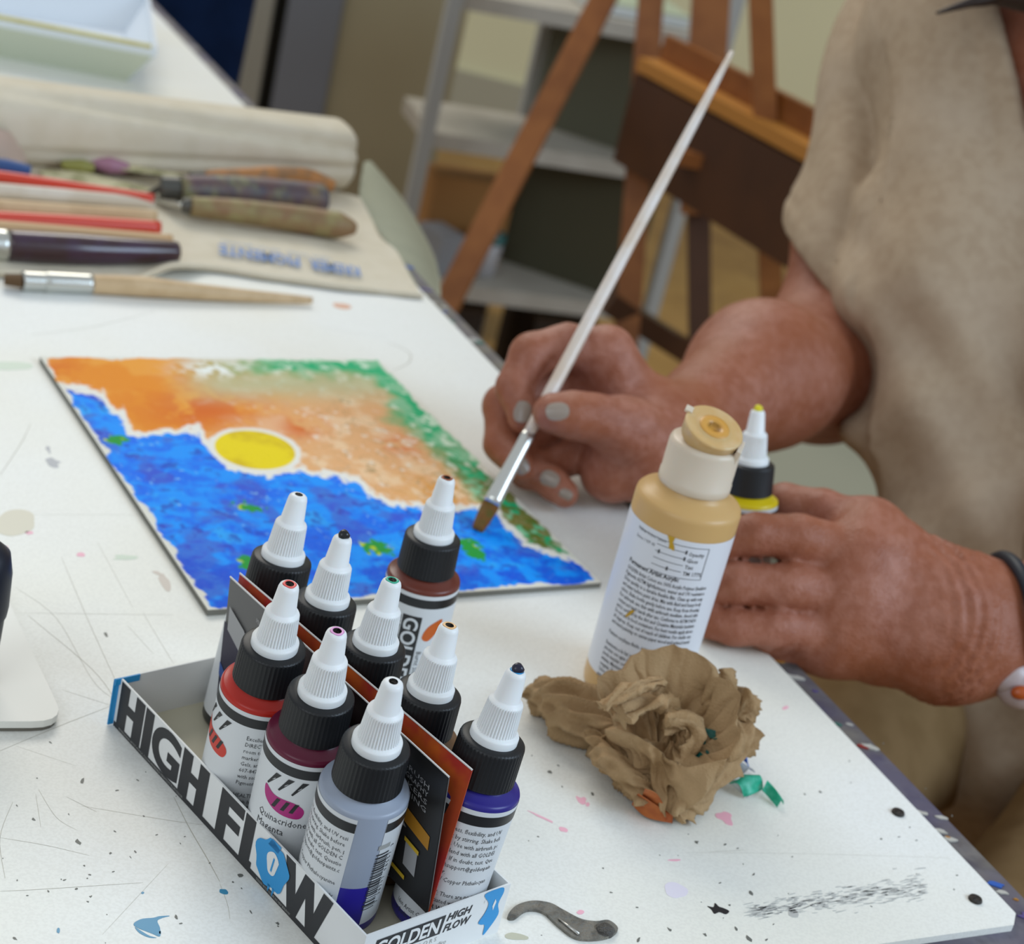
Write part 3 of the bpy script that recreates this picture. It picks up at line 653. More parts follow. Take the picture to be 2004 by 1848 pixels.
def siennax(t, lb, tr, rl):
    m_ = MB(); V, F = strip(-.30, .22, .008, .0440, rl+.0001, 12)
    m_.add(tr(V), F); m_.build('logo_block', labk, lb)
    sw = catmull([(.0050, .0345), (.0065, .0395), (.0105, .0425), (.0130, .0425), (.0115, .0375), (.0080, .0330)], 4, True); n_ = len(sw); cc = sw.mean(0); V2 = np.vstack([cc+(sw-cc)*q/4 for q in range(1, 5)]+[cc[None]]); F = [(q*n_+i, q*n_+(i+1) % n_, (q+1)*n_+(i+1) % n_, (q+1)*n_+i) for q in range(3) for i in range(n_)]+[(i, (i+1) % n_, 4*n_) for i in range(n_)]
    MB().add(tr(wrapV(V2, rl+.00012)), F).build('colour_swatch', mat('swatch_orange', 'cc5f1a', .4), lb)
    V2, F = text2d('GOLDEN', bold=.02, res=4); V2 = np.stack([V2[:, 1], -V2[:, 0]], 1); a_ = V2.min(0); b_ = V2.max(0)
    V2 = np.stack([-.0038+(V2[:, 0]-a_[0])/(b_[0]-a_[0])*.0062, .0095+(V2[:, 1]-a_[1])/(b_[1]-a_[1])*.0335], 1); V2, F = subdiv2(V2, F, 2)
    MB().add(tr(wrapV(V2, rl+.00025)), F).build('logo_lettering', labw, lb)
    m_ = MB()
    for i, ln in enumerate(['PROFESSIONAL ACRYLIC', 'High Flow fluid']):
        V2, F = text2d(ln, res=1); V2 = np.stack([V2[:, 1], -V2[:, 0]], 1)*.0020+[-.0085+i*.0022, .043]; m_.add(tr(wrapV(V2, rl+.0001)), F)
    for i, ln in enumerate(['Transparent', 'Burnt Sienna']):
        V2, F = text2d(ln, res=1); V2 = np.stack([V2[:, 1], -V2[:, 0]], 1)*.0030+[.0072-i*.003, .028]; m_.add(tr(wrapV(V2, rl+.0001)), F)
    m_.build('label_text', txt, lb)
spec = []
def bt(e, n, px_, py_, *a, **k):
    b = bx(e, n, TZ); return small_bottle(b, tip_for(b, px_, py_), *a, **k)
bt(.0168, bn, 585, 968, '25262a', 'black-bodied paint bottle at the far left end of the tray, tallest in view', ring=None)
bt(.0478, bn, 672, 1050, '1a1b1d', 'paint bottle with a black paint drop on its tip, second in the back row', drop='17191c')
bt(.0788, bn, 768, 1135, '1f5a4c', 'paint bottle with green paint ringing its nozzle tip', ring='2fae8e')
bt(.1098, bn, 880, 1224, '6a4a2c', 'paint bottle with pale orange paint on its tip, behind the folded card', ring='eec08a')
bt(.1412, bn, 1012, 1312, '2b2480', 'dark violet blue paint bottle at the near right corner of the tray', ring='2f9bd8', drop='1b1c33',
   text=dict(lines=L1, x=-.0170, cutl=-.0145, cut=.0165, top=.0445))
bt(.0600, fn, 567, 1143, 'b8281c', 'red paint bottle in the front row, nearest the empty end of the tray', ring='e8605a', text=dict(lines=L1, x=-.0015, cut=.021, top=.0425), swatch=('cf3a2b', -.0150))
bt(.0912, fn, 660, 1235, '641a35', 'dark magenta paint bottle labelled Quinacridone Magenta in the front row', ring='e3a0d0', swatch=('b01f78', -.0035),
   text=dict(lines=['Quinacridone', 'Magenta'], x=-.0125, top=.0262, size=.0042, lead=.0046))
bt(.1228, fn, 770, 1334, '9aa3b3', 'nearly empty translucent paint bottle with violet paint in its bottom, front row', gap=(-5.55, .05), liquid='251b86', extra=clearx,
   text=dict(lines=L1, x=-.0370, cutl=-.0220, cut=-.0005, top=.0445))
b = at(778, 1345, .0002); small_bottle(b, tip_for(b, 875, 935), '6d3529', 'brown paint bottle standing behind the tray beside the painting', ring='9a4a22', group='small paint bottles outside the tray', extra=siennax)
b = at(1437, 1180, .0002); TIPY = P(1487, 774, .862)
small_bottle(b, b+(TIPY-b)/np.linalg.norm(TIPY-b)*.1003, 'd9bf10', 'yellow paint bottle held in the left hand behind the tan bottle', ring='e0d21c', drop='e0d21c', group='small paint bottles outside the tray')

# folded colour card between the rows
cd_ = thing('folded_colour_card', bx(.085, .031, .012), 'folded colour card with grey cover and red orange inside, wedged between the bottles', 'brochure')
def cardsheet(n_top, e0, e1, z0, z1, curve, shift=0):
    G = np.zeros((24, 8, 3))
    for i in range(24):
        for j in range(8):
            s_, v_ = i/23, j/7; e_ = e0+(e1-e0)*s_+shift*v_
            nn = .0309+(n_top(s_)-.0309)*v_+curve*math.sin(math.pi*s_)*v_
            G[i, j] = bx(e_, nn, z0+(z1-z0)*v_)
    return G
FRc = cardsheet(lambda s: .0292-.0005*s, .0195, .1530, .0150, .0690, 0.0, -.004)
BKc = cardsheet(lambda s: .0325+.0045*s, .0195, .1535, .0150, .0705, 0.0, -.003)
V, F = sheet_vf(FRc, .0003); cov = mk('card_cover', V, F, mat('card_cover', '6b6a69', .35, noise=None), cd_, smooth=False)
V, F = sheet_vf(BKc, .0003); inn = mk('card_inside', V, F, mat('card_red', 'b5342a', .4, noise=[(60, 'd5691e', .9, 3), (30, '9e2a2c', .6, 3)]), cd_, smooth=False)
def edge_strip(G):
    return tube_vf(G[:, -1], .00035, 6)
MB().add(*edge_strip(FRc)).add(*edge_strip(BKc)).build('card_edge', mat('card_edge', 'dddbd8', .5), cd_)
def onG(G, s, v, off): # point on the sheet, offset to the front
    x = s*(G.shape[0]-1); y = v*(G.shape[1]-1); i = min(int(x), G.shape[0]-2); j = min(int(y), G.shape[1]-2); a, b = x-i, y-j
    p = G[i, j]*(1-a)*(1-b)+G[i+1, j]*a*(1-b)+G[i, j+1]*(1-a)*b+G[i+1, j+1]*a*b; return p-BN*off
def cpatch(pts, mt, name, off=.0005): 
    MB().add([onG(FRc, s, v, off) for s, v in pts], [tuple(range(len(pts)))]).build(name, mt, cov)
cpatch([(.0, .02), (.22, .02), (.22, .55), (.10, .62), (.0, .66)], mat('card_navy', '332f42', .35), 'printed_picture')
cpatch([(.02, .62), (.02, .80), (.10, .72), (.13, .62), (.10, .52)], mat('card_pale', 'a9a9aa', .4), 'printed_picture', .0007)
cpatch([(.0, .34), (.04, .26), (.16, .02), (.13, .02), (.0, .24)], mat('card_blue', '35569a', .4), 'printed_picture', .0007)
cpatch([(.09, .42), (.13, .46), (.17, .28), (.13, .20)], mat('card_pale', 'a9a9aa', .4), 'printed_picture', .0008)
cpatch([(.55, .0), (1., .0), (1., 1.), (.55, 1.)], mat('card_black', '252424', .35), 'printed_panel')
cpatch([(.72, .66), (.97, .52), (.97, .42), (.80, .50), (.72, .50)], mat('card_amber', 'b8801c', .4), 'printed_picture', .0007)
cpatch([(.76, .52), (.84, .52), (.88, .44), (.80, .42)], mat('card_pale', 'a9a9aa', .4), 'printed_picture', .0009)
cpatch([(.68, .44), (.85, .40), (.85, .14), (.68, .2)], mat('card_slate', '5c6068', .4), 'printed_picture', .0007)
cpatch([(.885, .36), (.935, .34), (.935, .16), (.885, .18)], mat('card_pale', 'a9a9aa', .4), 'printed_picture', .0007)
cpatch([(.88, .38), (.94, .36), (.94, .33), (.88, .35)], mat('card_yellow', 'd8b32a', .4), 'printed_picture', .0009)
cpatch([(.83, .13), (.90, .11), (.90, .08), (.83, .10)], mat('card_yellow', 'd8b32a', .4), 'printed_picture', .0009)
cpatch([(.70, .12), (.80, .09), (.80, .05), (.70, .08)], mat('card_rust', '8e4c2c', .4), 'printed_picture', .0009)
m_ = MB()
for i, ln in enumerate(['MIXING COLORS', 'AND MEDIUMS FOR', 'FINE LINES, WASH', 'STAINING, AIRBRUSH', 'CALLIGRAPHY']):
    V2, F = text_line(ln, 0, 0, 1, res=1); w_ = V2[:, 0].max(); V2 = V2/[w_, .75]*[.11, .035]
    m_.add([onG(FRc, .15+x+.008*i, .86-.05*i+y-x*.25, .0006) for x, y in V2], F)
m_.build('card_lettering', mat('card_pale', 'a9a9aa', .4), cov); m_ = MB()
for i, ln in enumerate(['AIRBRUSH', 'CALLIGRAPHY', 'MARKERS', 'STAINING']):
    V2, F = text_line(ln, 0, 0, 1, res=1); w_ = V2[:, 0].max(); V2 = V2/[w_, .75]*[.16, .04]
    m_.add([onG(FRc, .78+x, .84-.055*i+y-x*.2, .0006) for x, y in V2], F)
m_.build('card_lettering', mat('card_pale', 'a9a9aa', .4), cov)
# ------------------------------------------------------------------ big tan bottle
BB = at(1238, 1345, .0002); BBt = BB+[0, 0, .14]
Rb = frame(BB, BB+[0, 0, .14]); tb_ = lambda V: BB+np.asarray(V)@Rb.T
bigb = thing('medium_bottle', BB, 'tall tan bottle with frosted flip-top cap and white text label, behind the crumpled towel', 'bottle')
tan = mat('tan_bottle', 'cfa76c', .35, .4, sub=.1)
V, F = lathe_vf([(0, .001), (.0215, .0002), (.0226, .001), (.0230, .003), (.0230, .0940), (.0227, .0956), (.0218, .0967), (.0195, .0980), (.0165, .1000), (.0150, .1015), (.0148, .1040)], 96); mk('bottle_body', tb_(V), F, tan, bigb)
fro = mat('frosted_cap', 'd9c9b4', .35, .4, sub=.2)
V, F = lathe_vf([(.0152, .1025), (.0156, .1030), (.0156, .1065), (.0153, .1068), (.0153, .1205), (.0148, .1222), (.0135, .1230), (0, .1232)], 72); cp2 = mk('cap', tb_(V), F, fro, bigb)
lz = np.array([.20, -.30, 1.]); lz /= np.linalg.norm(lz); lx = np.cross([0, 1, 0], lz); lx /= np.linalg.norm(lx); ly = np.cross(lz, lx)
LC = np.array([.0008, -.002, .1272]); ltr = lambda V: tb_(LC+np.asarray(V)@np.stack([lx, ly, lz]))
lidm = mat('stained_lid', 'd0ab72', .35, .4, sub=.15, noise=(90, 'd9bf94', .7, 2))
V, F = lathe_vf([(0, -.0035), (.0112, -.0035), (.0120, -.0028), (.0128, .0030), (.0130, .0036), (.0122, .0042), (.0112, .0038), (.0075, .0036), (.0070, .0041), (.0055, .0041), (.0050, .0034), (0, .0033)], 64); lid_ = mk('flip_lid', ltr(V), F, lidm, bigb)
V, F = lathe_vf([(.0030, .0040), (.0031, .0043), (.0066, .0044), (.0068, .0040)], 48); mk('tan_ring', ltr(V), F, mat('tan_ring', 'd39b45', .35), lid_)
mk('thumb_tab', *box_vf(ltr([[-.0125, .003, .0040]])[0], Rb@lx, Rb@ly, Rb@lz, .0016, .0018, .0006), fro, bigb, smooth=False)
MB().add(*box_vf(ltr([[.0135, -.002, -.002]])[0], Rb@lx, Rb@ly, Rb@lz, .0010, .0040, .0045)).build('hinge', fro, bigb)
rl = .02312
V, F = strip(-1.75, 1.75, .0105, .0865, rl); lb = mk('label', tb_(V), F, mat('big_label', 'e2e4ea', .4), bigb)
lines = ['GOLDEN Artist Colors are 100% Acrylic Polymer Emulsion', 'Pigments ASTM lightfastness, water and UV resistance', 'Dries quickly to a durable flexible film. Clean up with soap', 'and water before paint dries. Mix with fluid and heavy body', 'colors. Shake bottle gently before use. Keep from freezing', 'For airbrush use thin with airbrush medium. Avoid skin', 'contact and wash hands after use. Conforms to ASTM D4236', 'and is certified by the Art and Creative Materials Institute', 'Do not use in food containers. For best results apply above', '60 degrees. Keep out of reach of children. For studio use', 'and mural painting on canvas paper wood and primed metal', '', 'Peinture acrylique fluide, remuer doucement avant usage', '', 'Resistente a la luz y al agua. Agitar antes de usar, lavar', 'pinceles con agua y jabon antes que seque la pintura. Se', 'puede mezclar con otros colores acrilicos y medios para', 'artistas. Mantener fuera del alcance de los ninos y evitar', 'congelar. Para mas informacion escriba a Golden Artist', 'Colors Inc. New Berlin NY 13411 USA 607 847 6154 www', 'goldenpaints com Made in USA 4 fl oz 118 ml Net contents']
m_ = MB(); z = .0640
for ln in lines:
    if ln:
        V2, F = text2d(ln, res=1, bold=.012); wd = V2[:, 0].max(); full = .0385 if len(ln) > 40 else .034
        V2 = V2*[full/wd, .0026]+[-.0185, z]; m_.add(tb_(wrapV(V2, rl+.0001)), F)
    z -= .00268
for i, ln in enumerate(['Opacity', 'Gloss', 'Tint', 'TM 177%']):
    V2, F = text_line(ln, .0065, .0800-i*.0031, .0026, res=1, bold=.01); m_.add(tb_(wrapV(V2, rl+.0001)), F)
V2, F = text_line('Permanent Artist Acrylic', -.0185, .0672, .0030, sx=.8, bold=.03, res=1); m_.add(tb_(wrapV(V2, rl+.0001)), F)
V2, F = text_line('Yellow Ochre / jaune', -.0185, .0830, .0021, sx=.8, res=1); m_.add(tb_(wrapV(V2, rl+.0001)), F)
V2, F = text_line('Series 1 NY 43', -.0185, .0795, .0021, sx=.8, res=1); m_.add(tb_(wrapV(V2, rl+.0001)), F)
m_.build('label_text', txt, lb)
m_ = MB()
def cl_strip(x0, x1, z, h=.00025): m_.add(tb_(strip(x0/rl, x1/rl, z, z+h, rl+.0001)[0]), strip(x0/rl, x1/rl, z, z+h, rl+.0001)[1])
for k in range(4): cl_strip(-.0075, .0055, .0812-k*.0031)
for z_ in (.0838, .0690): cl_strip(-.0185 if z_ > .08 else -.008, .0150, z_)
for x_ in (.0150,): cl_strip(x_, x_+.0003, .0690, .0150)
for x_, k in ((-.0062, 1), (.0050, 0), (.0050, 1), (-.001, 3)): cl_strip(x_, x_+.0008, .0805-k*.0031, .0018)
m_.build('label_lines', txt, lb)
m_ = MB()
for pts in ([(-.0042, .0868), (-.0008, .0868), (-.0012, .0845), (.0000, .0825), (.0002, .0808), (-.0022, .0815), (-.0026, .0838)], [(-.0100, .0480), (-.0085, .0480), (-.0100, .0452), (-.0118, .0430), (-.0122, .0440)]):
    V2 = np.array(pts); m_.add(tb_(wrapV(V2, rl+.0003)), [tuple(range(len(pts)))])
q = m_.build('yellow_drip', mat('yellow_drip', 'c79c1e', .35), lb)

# ------------------------------------------------------------------ crumpled paper towel
tw = thing('crumpled_paper_towel', at(1290, 1560), 'crumpled brown paper towel lying in front of the tan bottle', 'paper towel')
tm = mat('brown_paper', 'ab8c66', .85, .2, noise=[(90, '856640', .6, 4), (45, 'b79a74', .6, 3)], bump=(900, .35, 3))
def crumple(U, V_, amp, seed=0, fr=(2.2, 4.5)):
    r = 0
    for i, f in enumerate(fr):
        n_ = fbm(U*f+seed+11*i, V_*f*1.3+seed*2+7*i, 1); r = r+(1-2*np.abs(n_-.5)*3.2)*amp/(i*1.1+1)
    return r
def cup(px_c, py_c, zc, rx, ry, foot, seed, amp=.006, NT=150, NS=90, depth=.55):
    """closed crumpled bag: outer wall from the foot to the rim, then down inside"""
    rim = P(px_c, py_c, 0) if False else None
    th = np.linspace(0, 2*np.pi, NT, endpoint=False); s = np.linspace(0, 1, NS)
    TH, S_ = np.meshgrid(th, s, indexing='ij')
    ca, sa = np.cos(TH), np.sin(TH)
    out = np.clip(S_/.62, 0, 1); inn_ = np.clip((S_-.62)/.38, 0, 1)
    return TH, S_, out, inn_, ca, sa
rimc = at(1318, 1372, .040); foot = at(1283, 1572, .004)
# opening faces up and towards the left/camera
onr = np.array([-.30, -.38, .88]); onr /= np.linalg.norm(onr); ou = np.cross([0, 0, 1.], onr); ou /= np.linalg.norm(ou); ou = -ou if ou@CR < 0 else ou; ov = np.cross(onr, ou)
NT, NS = 260, 150
TH, S_, out, inn_, ca, sa = cup(0, 0, 0, 0, 0, 0, 1, NT=NT, NS=NS)
rr = .0285*(1+.10*np.cos(2*TH+.6)+.07*np.cos(3*TH+1)+.05*np.cos(7*TH))
rim = rimc+ou*(rr*ca)[..., None]*1.08+ov*(rr*sa)[..., None]*.92
ft = foot+ou*(.010*ca)[..., None]+np.array([0, 1, 0])*(.006*sa)[..., None]
mid = (rim*.60+ft*.40); mid = mid+np.stack([0*ca, 0*ca, -.004+0*ca], -1)
o_ = out[..., None]; wall = ft*(1-o_)**2+2*mid*(1-o_)*o_+rim*o_**2
ins = rimc-onr*.016; i_ = inn_[..., None]; pos = wall*(1-i_)+(rimc-onr*(.018*np.sin(np.minimum(inn_, 1)*1.57))[..., None]+(rim-rimc)*(1-i_))*i_ if False else np.where(i_ > 0, rimc+(rim-rimc)*(1-i_)-onr*(.019*np.sin(inn_*1.57))[..., None], wall)
rad = pos-((rimc+foot)/2); rad /= np.linalg.norm(rad, axis=-1)[..., None]
nrm = np.where(i_ > 0, onr+0*rad, rad)
folds = crumple(ca*1.1+5, sa*1.1+S_*1.0, .0062, 3, (1.2, 2.4, 4.5))*(.35+.65*np.sin(np.clip(S_/.62, 0, 1)*2.2))*(1-.7*np.exp(-((S_-.64)/.10)**2))
pleat = .0026*np.abs(np.sin(TH*2.5+1.8*np.sin(S_*4)+3*fbm(ca*1.3+4, sa*1.3, 2)))*out*(S_ < .62)
pos = pos+nrm*(folds+pleat-.003)[..., None]
pos = pos+(vnoise3(pos*170)-.5)[..., None]*.0016
pos[..., 2] = np.maximum(pos[..., 2], .0006+.0006*vnoise3(pos*300))
V = pos.reshape(-1, 3); F = []
idx = np.arange(NT*NS).reshape(NT, NS); idn = np.roll(idx, -1, 0); Fq = np.stack([idx[:, :-1], idn[:, :-1], idn[:, 1:], idx[:, 1:]], -1).reshape(-1, 4)
MBt = MB(); MBt.add(V, [tuple(q) for q in Fq])
# lying lobe on the left, and loose folds, all one crumpled sheet
def lobe(path, wid, hgt, seed, n=80, m_=60, cr=.003):
    pth = catmull(path, 10); q__ = np.linspace(0, 1, len(pth)); pth = np.stack([np.interp(np.linspace(0, 1, n), q__, pth[:, k__]) for k__ in range(3)], 1); d = np.gradient(pth, axis=0); d /= np.linalg.norm(d, axis=1)[:, None]
    sd = np.cross(d, [0, 0, 1]); sd /= np.linalg.norm(sd, axis=1)[:, None]; upv = np.cross(sd, d)
    G = np.zeros((n, m_, 3))
    for j in range(m_):
        t_ = 2*math.pi*j/m_
        for i in range(n):
            s_ = i/(n-1); ww = np.interp(s_, np.linspace(0, 1, len(wid)), wid); h_ = np.interp(s_, np.linspace(0, 1, len(hgt)), hgt)
            G[i, j] = pth[i]+sd[i]*ww*math.cos(t_)+upv[i]*h_*math.sin(t_)
    U, Vv = np.meshgrid(np.linspace(0, 3, n), np.arange(m_)/m_*2*np.pi, indexing='ij')
    cc = G-pth[:, None, :]; cc /= np.linalg.norm(cc, axis=-1)[..., None]+1e-9
    G = G+cc*crumple(U+np.cos(Vv)*.8, np.sin(Vv)*.8+seed, cr*1.2, seed, (1.0, 1.9, 3.4))[..., None]
    G[..., 2] = np.maximum(G[..., 2], .0005+.0005*vnoise3(G*300))
    V = np.vstack([G.reshape(-1, 3), G[0].mean(0)[None], G[-1].mean(0)[None]])
    F = [(i*m_+j, (i+1)*m_+j, (i+1)*m_+(j+1) % m_, i*m_+(j+1) % m_) for i in range(n-1) for j in range(m_)]
    a_, b_ = n*m_, n*m_+1; F += [(a_, j, (j+1) % m_) for j in range(m_)]+[(b_, (n-1)*m_+(j+1) % m_, (n-1)*m_+j) for j in range(m_)]
    return V, F
MBt.add(*lobe([at(1040, 1352, .008), at(1095, 1372, .010), at(1150, 1415, .010), at(1205, 1450, .010)], [.006, .012, .012, .006], [.004, .009, .008, .005], 5))
MBt.add(*lobe([at(1175, 1440, .010), at(1225, 1500, .012), at(1290, 1560, .010)], [.006, .012, .005], [.006, .011, .004], 9))
MBt.add(*lobe([at(1440, 1420, .022), at(1405, 1480, .018), at(1340, 1560, .010), at(1312, 1596, .004)], [.008, .011, .009, .004], [.006, .010, .008, .003], 12))
MBt.add(*lobe([at(1425, 1395, .030), at(1450, 1385, .030), at(1458, 1360, .031)], [.004, .006, .003], [.004, .006, .003], 14, 40, 40, .0022))
MBt.add(*lobe([at(1432, 1402, .028), at(1424, 1350, .037), at(1420, 1308, .044)], [.003, .0045, .0028], [.0015, .0018, .0010], 17, 50, 30, .0012))
tob = MBt.build('towel', tm, tw, smooth=True)
# inner folds
mI = MB()
mI.add(*lobe([at(1180, 1385, .040), at(1240, 1345, .044), at(1300, 1330, .044)], [.0025, .003, .002], [.002, .003, .002], 21, 60, 24, .001))
mI.add(*lobe([at(1215, 1400, .036), at(1275, 1385, .036), at(1330, 1395, .034)], [.004, .006, .003], [.003, .005, .003], 23, 60, 30, .002))
mI.add(*lobe([at(1300, 1420, .036), at(1345, 1425, .036), at(1352, 1470, .028), at(1310, 1560, .010)], [.004, .0045, .004, .003], [.004, .004, .004, .003], 25, 80, 30, .0018))
mI.build('towel_fold', tm, tw, smooth=True)
orn = mat('orange_stained_paper', 'b4632c', .8, noise=(140, '9a4a20', .8, 3))
def leaf(pts_a, pts_b, name, mt, par, th=.0003, mid=None, sm=True):
    A = catmull(pts_a, 6); B_ = catmull(pts_b, 6); n_ = min(len(A), len(B_)); G = np.zeros((n_, 9, 3))
    for i in range(n_):
        a, b_ = A[int(i*(len(A)-1)/(n_-1))], B_[int(i*(len(B_)-1)/(n_-1))]
        for j in range(9):
            s_ = j/8; G[i, j] = a*(1-s_)+b_*s_+np.array([0, 0, (mid or 0)*math.sin(math.pi*s_)])
    V, F = sheet_vf(G, th); return mk(name, V, F, mt, par, sm)
q = leaf([at(1236, 1575, .002), at(1265, 1600, .001), at(1316, 1612, .002)], [at(1250, 1555, .014), at(1280, 1575, .010), at(1312, 1596, .005)], 'stained_corner', orn, tw, mid=.002); q['label'] = 'orange stained corner'
q = leaf([at(1250, 1575, .003), at(1270, 1590, .003), at(1305, 1605, .003)], [at(1262, 1545, .020), at(1285, 1555, .016), at(1302, 1580, .008)], 'stained_corner', orn, tw, mid=.001); q['label'] = 'orange stained corner'
m_ = MB()
gsp = mat('dark_green_paint', '175c52', .4)
def towel_spot(cx, cy, rx, ry, seed):
    r_ = np.random.RandomState(seed); pts = ell(cx, cy, rx, ry, r_.uniform(0, 90), n=9, j=.35, seed=seed)
    dp = bpy.context.evaluated_depsgraph_get(); out = []
    from mathutils.bvhtree import BVHTree
    me = tob.data; bv = BVHTree.FromPolygons([v.co[:] for v in me.vertices], [tuple(p.vertices) for p in me.polygons])
    n_ = 5; V = []
    ctr_ = np.array(pts).mean(0)
    for k in range(n_+1):
        for p in pts:
            q_ = ctr_+(np.array(p)-ctr_)*k/n_
            v = ray(*q_); v = v/np.linalg.norm(v); o0 = C0-ORG[tw]
            h = bv.ray_cast(Vector(o0), Vector(v))
            X = (np.array(h[0][:]) if h[0] is not None else np.array(o0)+v*(V[-1][1] if V else .68)); V.append((X+ORG[tw]-v*.0004, np.linalg.norm(X-o0)))
    VV = [a for a, _ in V]; n2 = len(pts); F = [(k*n2+i, k*n2+(i+1) % n2, (k+1)*n2+(i+1) % n2, (k+1)*n2+i) for k in range(n_) for i in range(n2)]
    return VV, F
for s_ in ((1392, 1437, 13, 8, 1), (1375, 1452, 7, 5, 2), (1366, 1474, 9, 6, 3), (1384, 1472, 4, 4, 4)): m_.add(*towel_spot(*s_))
q = m_.build('green_paint_spots', gsp, tw); 
# small curled paper scraps with paint
def scrap(lbl, pa, pb_, c, mid=.003):
    t_ = thing('paint_scrap', pa[0]*.5+pb_[-1]*.5*[1, 1, 0]+[0, 0, -pa[0][2]*.5], lbl, 'paper scrap', 'painted paper scraps beside the towel'); leaf(pa, pb_, 'scrap_sheet', c, t_, mid=mid); return t_
scrap('small blue-painted scrap sticking out right behind the brown towel', [at(1432, 1492, .003), at(1440, 1462, .009), at(1450, 1440, .010)], [at(1470, 1508, .001), at(1462, 1490, .006), at(1456, 1448, .010)], mat('scrap_blue', '1d66d8', .4, noise=(300, '5a96e8', .6, 2)))
t_ = scrap('green-painted curled white scrap, the larger of the two green ones', [at(1428, 1535, .004), at(1452, 1518, .006), at(1478, 1520, .005)], [at(1455, 1560, .001), at(1470, 1556, .002), at(1492, 1545, .001)], mat('scrap_green', '15a380', .4, noise=(300, '4fc0a2', .6, 2)))
leaf([at(1402, 1515, .0015), at(1430, 1535, .0035), at(1462, 1562, .001)], [at(1400, 1500, .009), at(1440, 1514, .008), at(1480, 1550, .0008)], 'scrap_curl', mat('scrap_white', 'dfe0e0', .6), t_, mid=.001)
scrap('smallest green-painted scrap, farthest from the towel', [at(1492, 1548, .003), at(1505, 1562, .0008), at(1520, 1580, .0006)], [at(1502, 1532, .003), at(1520, 1552, .004), at(1534, 1574, .001)], mat('scrap_green', '15a380', .4))
scrap('grey blue-edged scrap lying under the blue one', [at(1403, 1500, .001), at(1425, 1508, .001), at(1450, 1520, .0008)], [at(1420, 1480, .005), at(1445, 1490, .005), at(1478, 1512, .001)], mat('curl_shadow_grey', 'a9acb0', .6, noise=(200, '8f9396', .5, 2)))  # grey sheet puts the white curl's shadow into colour

# ------------------------------------------------------------------ white plate and black holder at the left
pr = at(128, 1392, .0048)[:2]; e1 = at(22, 1170, .0048)[:2]-pr; e1 /= np.linalg.norm(e1); e2 = at(-200, 1407, .0048)[:2]-at(60, 1407, .0048)[:2]; e2 -= 0; e2 /= np.linalg.norm(e2)
Rr = .010; O = at(128, 1412, .0048)[:2]
pts = [O+e1*.16, O+e1*Rr*1.2]+[O+(e1*Rr*1.2)*(1-t_)**2+(e2*Rr*1.2)*t_**2 for t_ in (.2, .4, .6, .8)]+[O+e2*Rr*1.2, O+e2*.14, O+e2*.14+e1*.16]
pl_ = thing('white_base_plate', [*(O+(e1+e2)*.07), 0], 'white rounded plate with dark underside at the left edge of the table', 'plate')
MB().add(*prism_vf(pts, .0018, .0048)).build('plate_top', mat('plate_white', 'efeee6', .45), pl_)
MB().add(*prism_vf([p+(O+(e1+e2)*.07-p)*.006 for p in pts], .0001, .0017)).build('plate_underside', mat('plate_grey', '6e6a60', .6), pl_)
hp = at(-66, 1330, .0048); hd = thing('black_holder', hp, 'black rounded holder standing on the white plate, cut by the left frame edge', 'holder')
V, F = lathe_vf([(.0090, 0), (.0098, .002), (.0108, .020), (.0112, .030), (.0118, .0302), (.0122, .034), (.0120, .048), (.0105, .056), (.006, .060), (0, .061)], 48); mk('holder_body', V+hp, F, mat('holder_black', '1c1f2a', .4, .3), hd, auto=.8)

# ------------------------------------------------------------------ canvas brush roll with its bolster
can = mat('canvas_cloth', 'dcd2bd', .9, .1, noise=[(60, 'd3c8b0', .5, 4)], bump=(900, .3, 2))
roll = thing('canvas_brush_roll', at(450, 400), 'unrolled cream canvas brush roll printed with blue letters, its rolled end thick behind', 'brush roll')
bot = catmull([(-90, 540), (0, 540), (100, 545), (200, 550), (262, 552), (300, 538), (345, 524), (430, 530), (520, 545), (640, 562), (740, 574), (828, 582)], 6)
top = catmull([(-90, 250), (0, 265), (100, 285), (200, 300), (262, 310), (300, 315), (345, 322), (430, 335), (520, 350), (600, 362), (660, 374), (705, 386)], 6)
n_ = len(bot); G = np.zeros((n_, 60, 3))
rgt = catmull([(828, 582), (800, 535), (775, 490), (745, 465), (728, 430), (705, 386)], 12)
for i in range(n_):
    for j in range(60):
        s_ = j/59; u_ = i/(n_-1); x = bot[i, 0]*(1-s_)+top[i, 0]*s_; y = bot[i, 1]*(1-s_)+top[i, 1]*s_
        if u_ > .6:
            k_ = ((u_-.6)/.4)**3; rx_, ry_ = rgt[int(s_*(len(rgt)-1))]; x = x*(1-k_)+rx_*k_; y = y*(1-k_)+ry_*k_
        z_ = .0012+.0022*fbm(np.array(x*.012), np.array(y*.03), 3)+.006*math.exp(-((x-345)/40)**2-((s_)/.12)**2)
        G[i, j] = at(x, y, z_)
V, F = sheet_vf(G[:, ::-1], -.0009); matob = mk('canvas_mat', V, F, can, roll)
hem = MB(); hem.add(*tube_vf(G[:, 1]+[0, 0, .0006], .0016, 10)); hem.build('hem', can, roll, smooth=True)
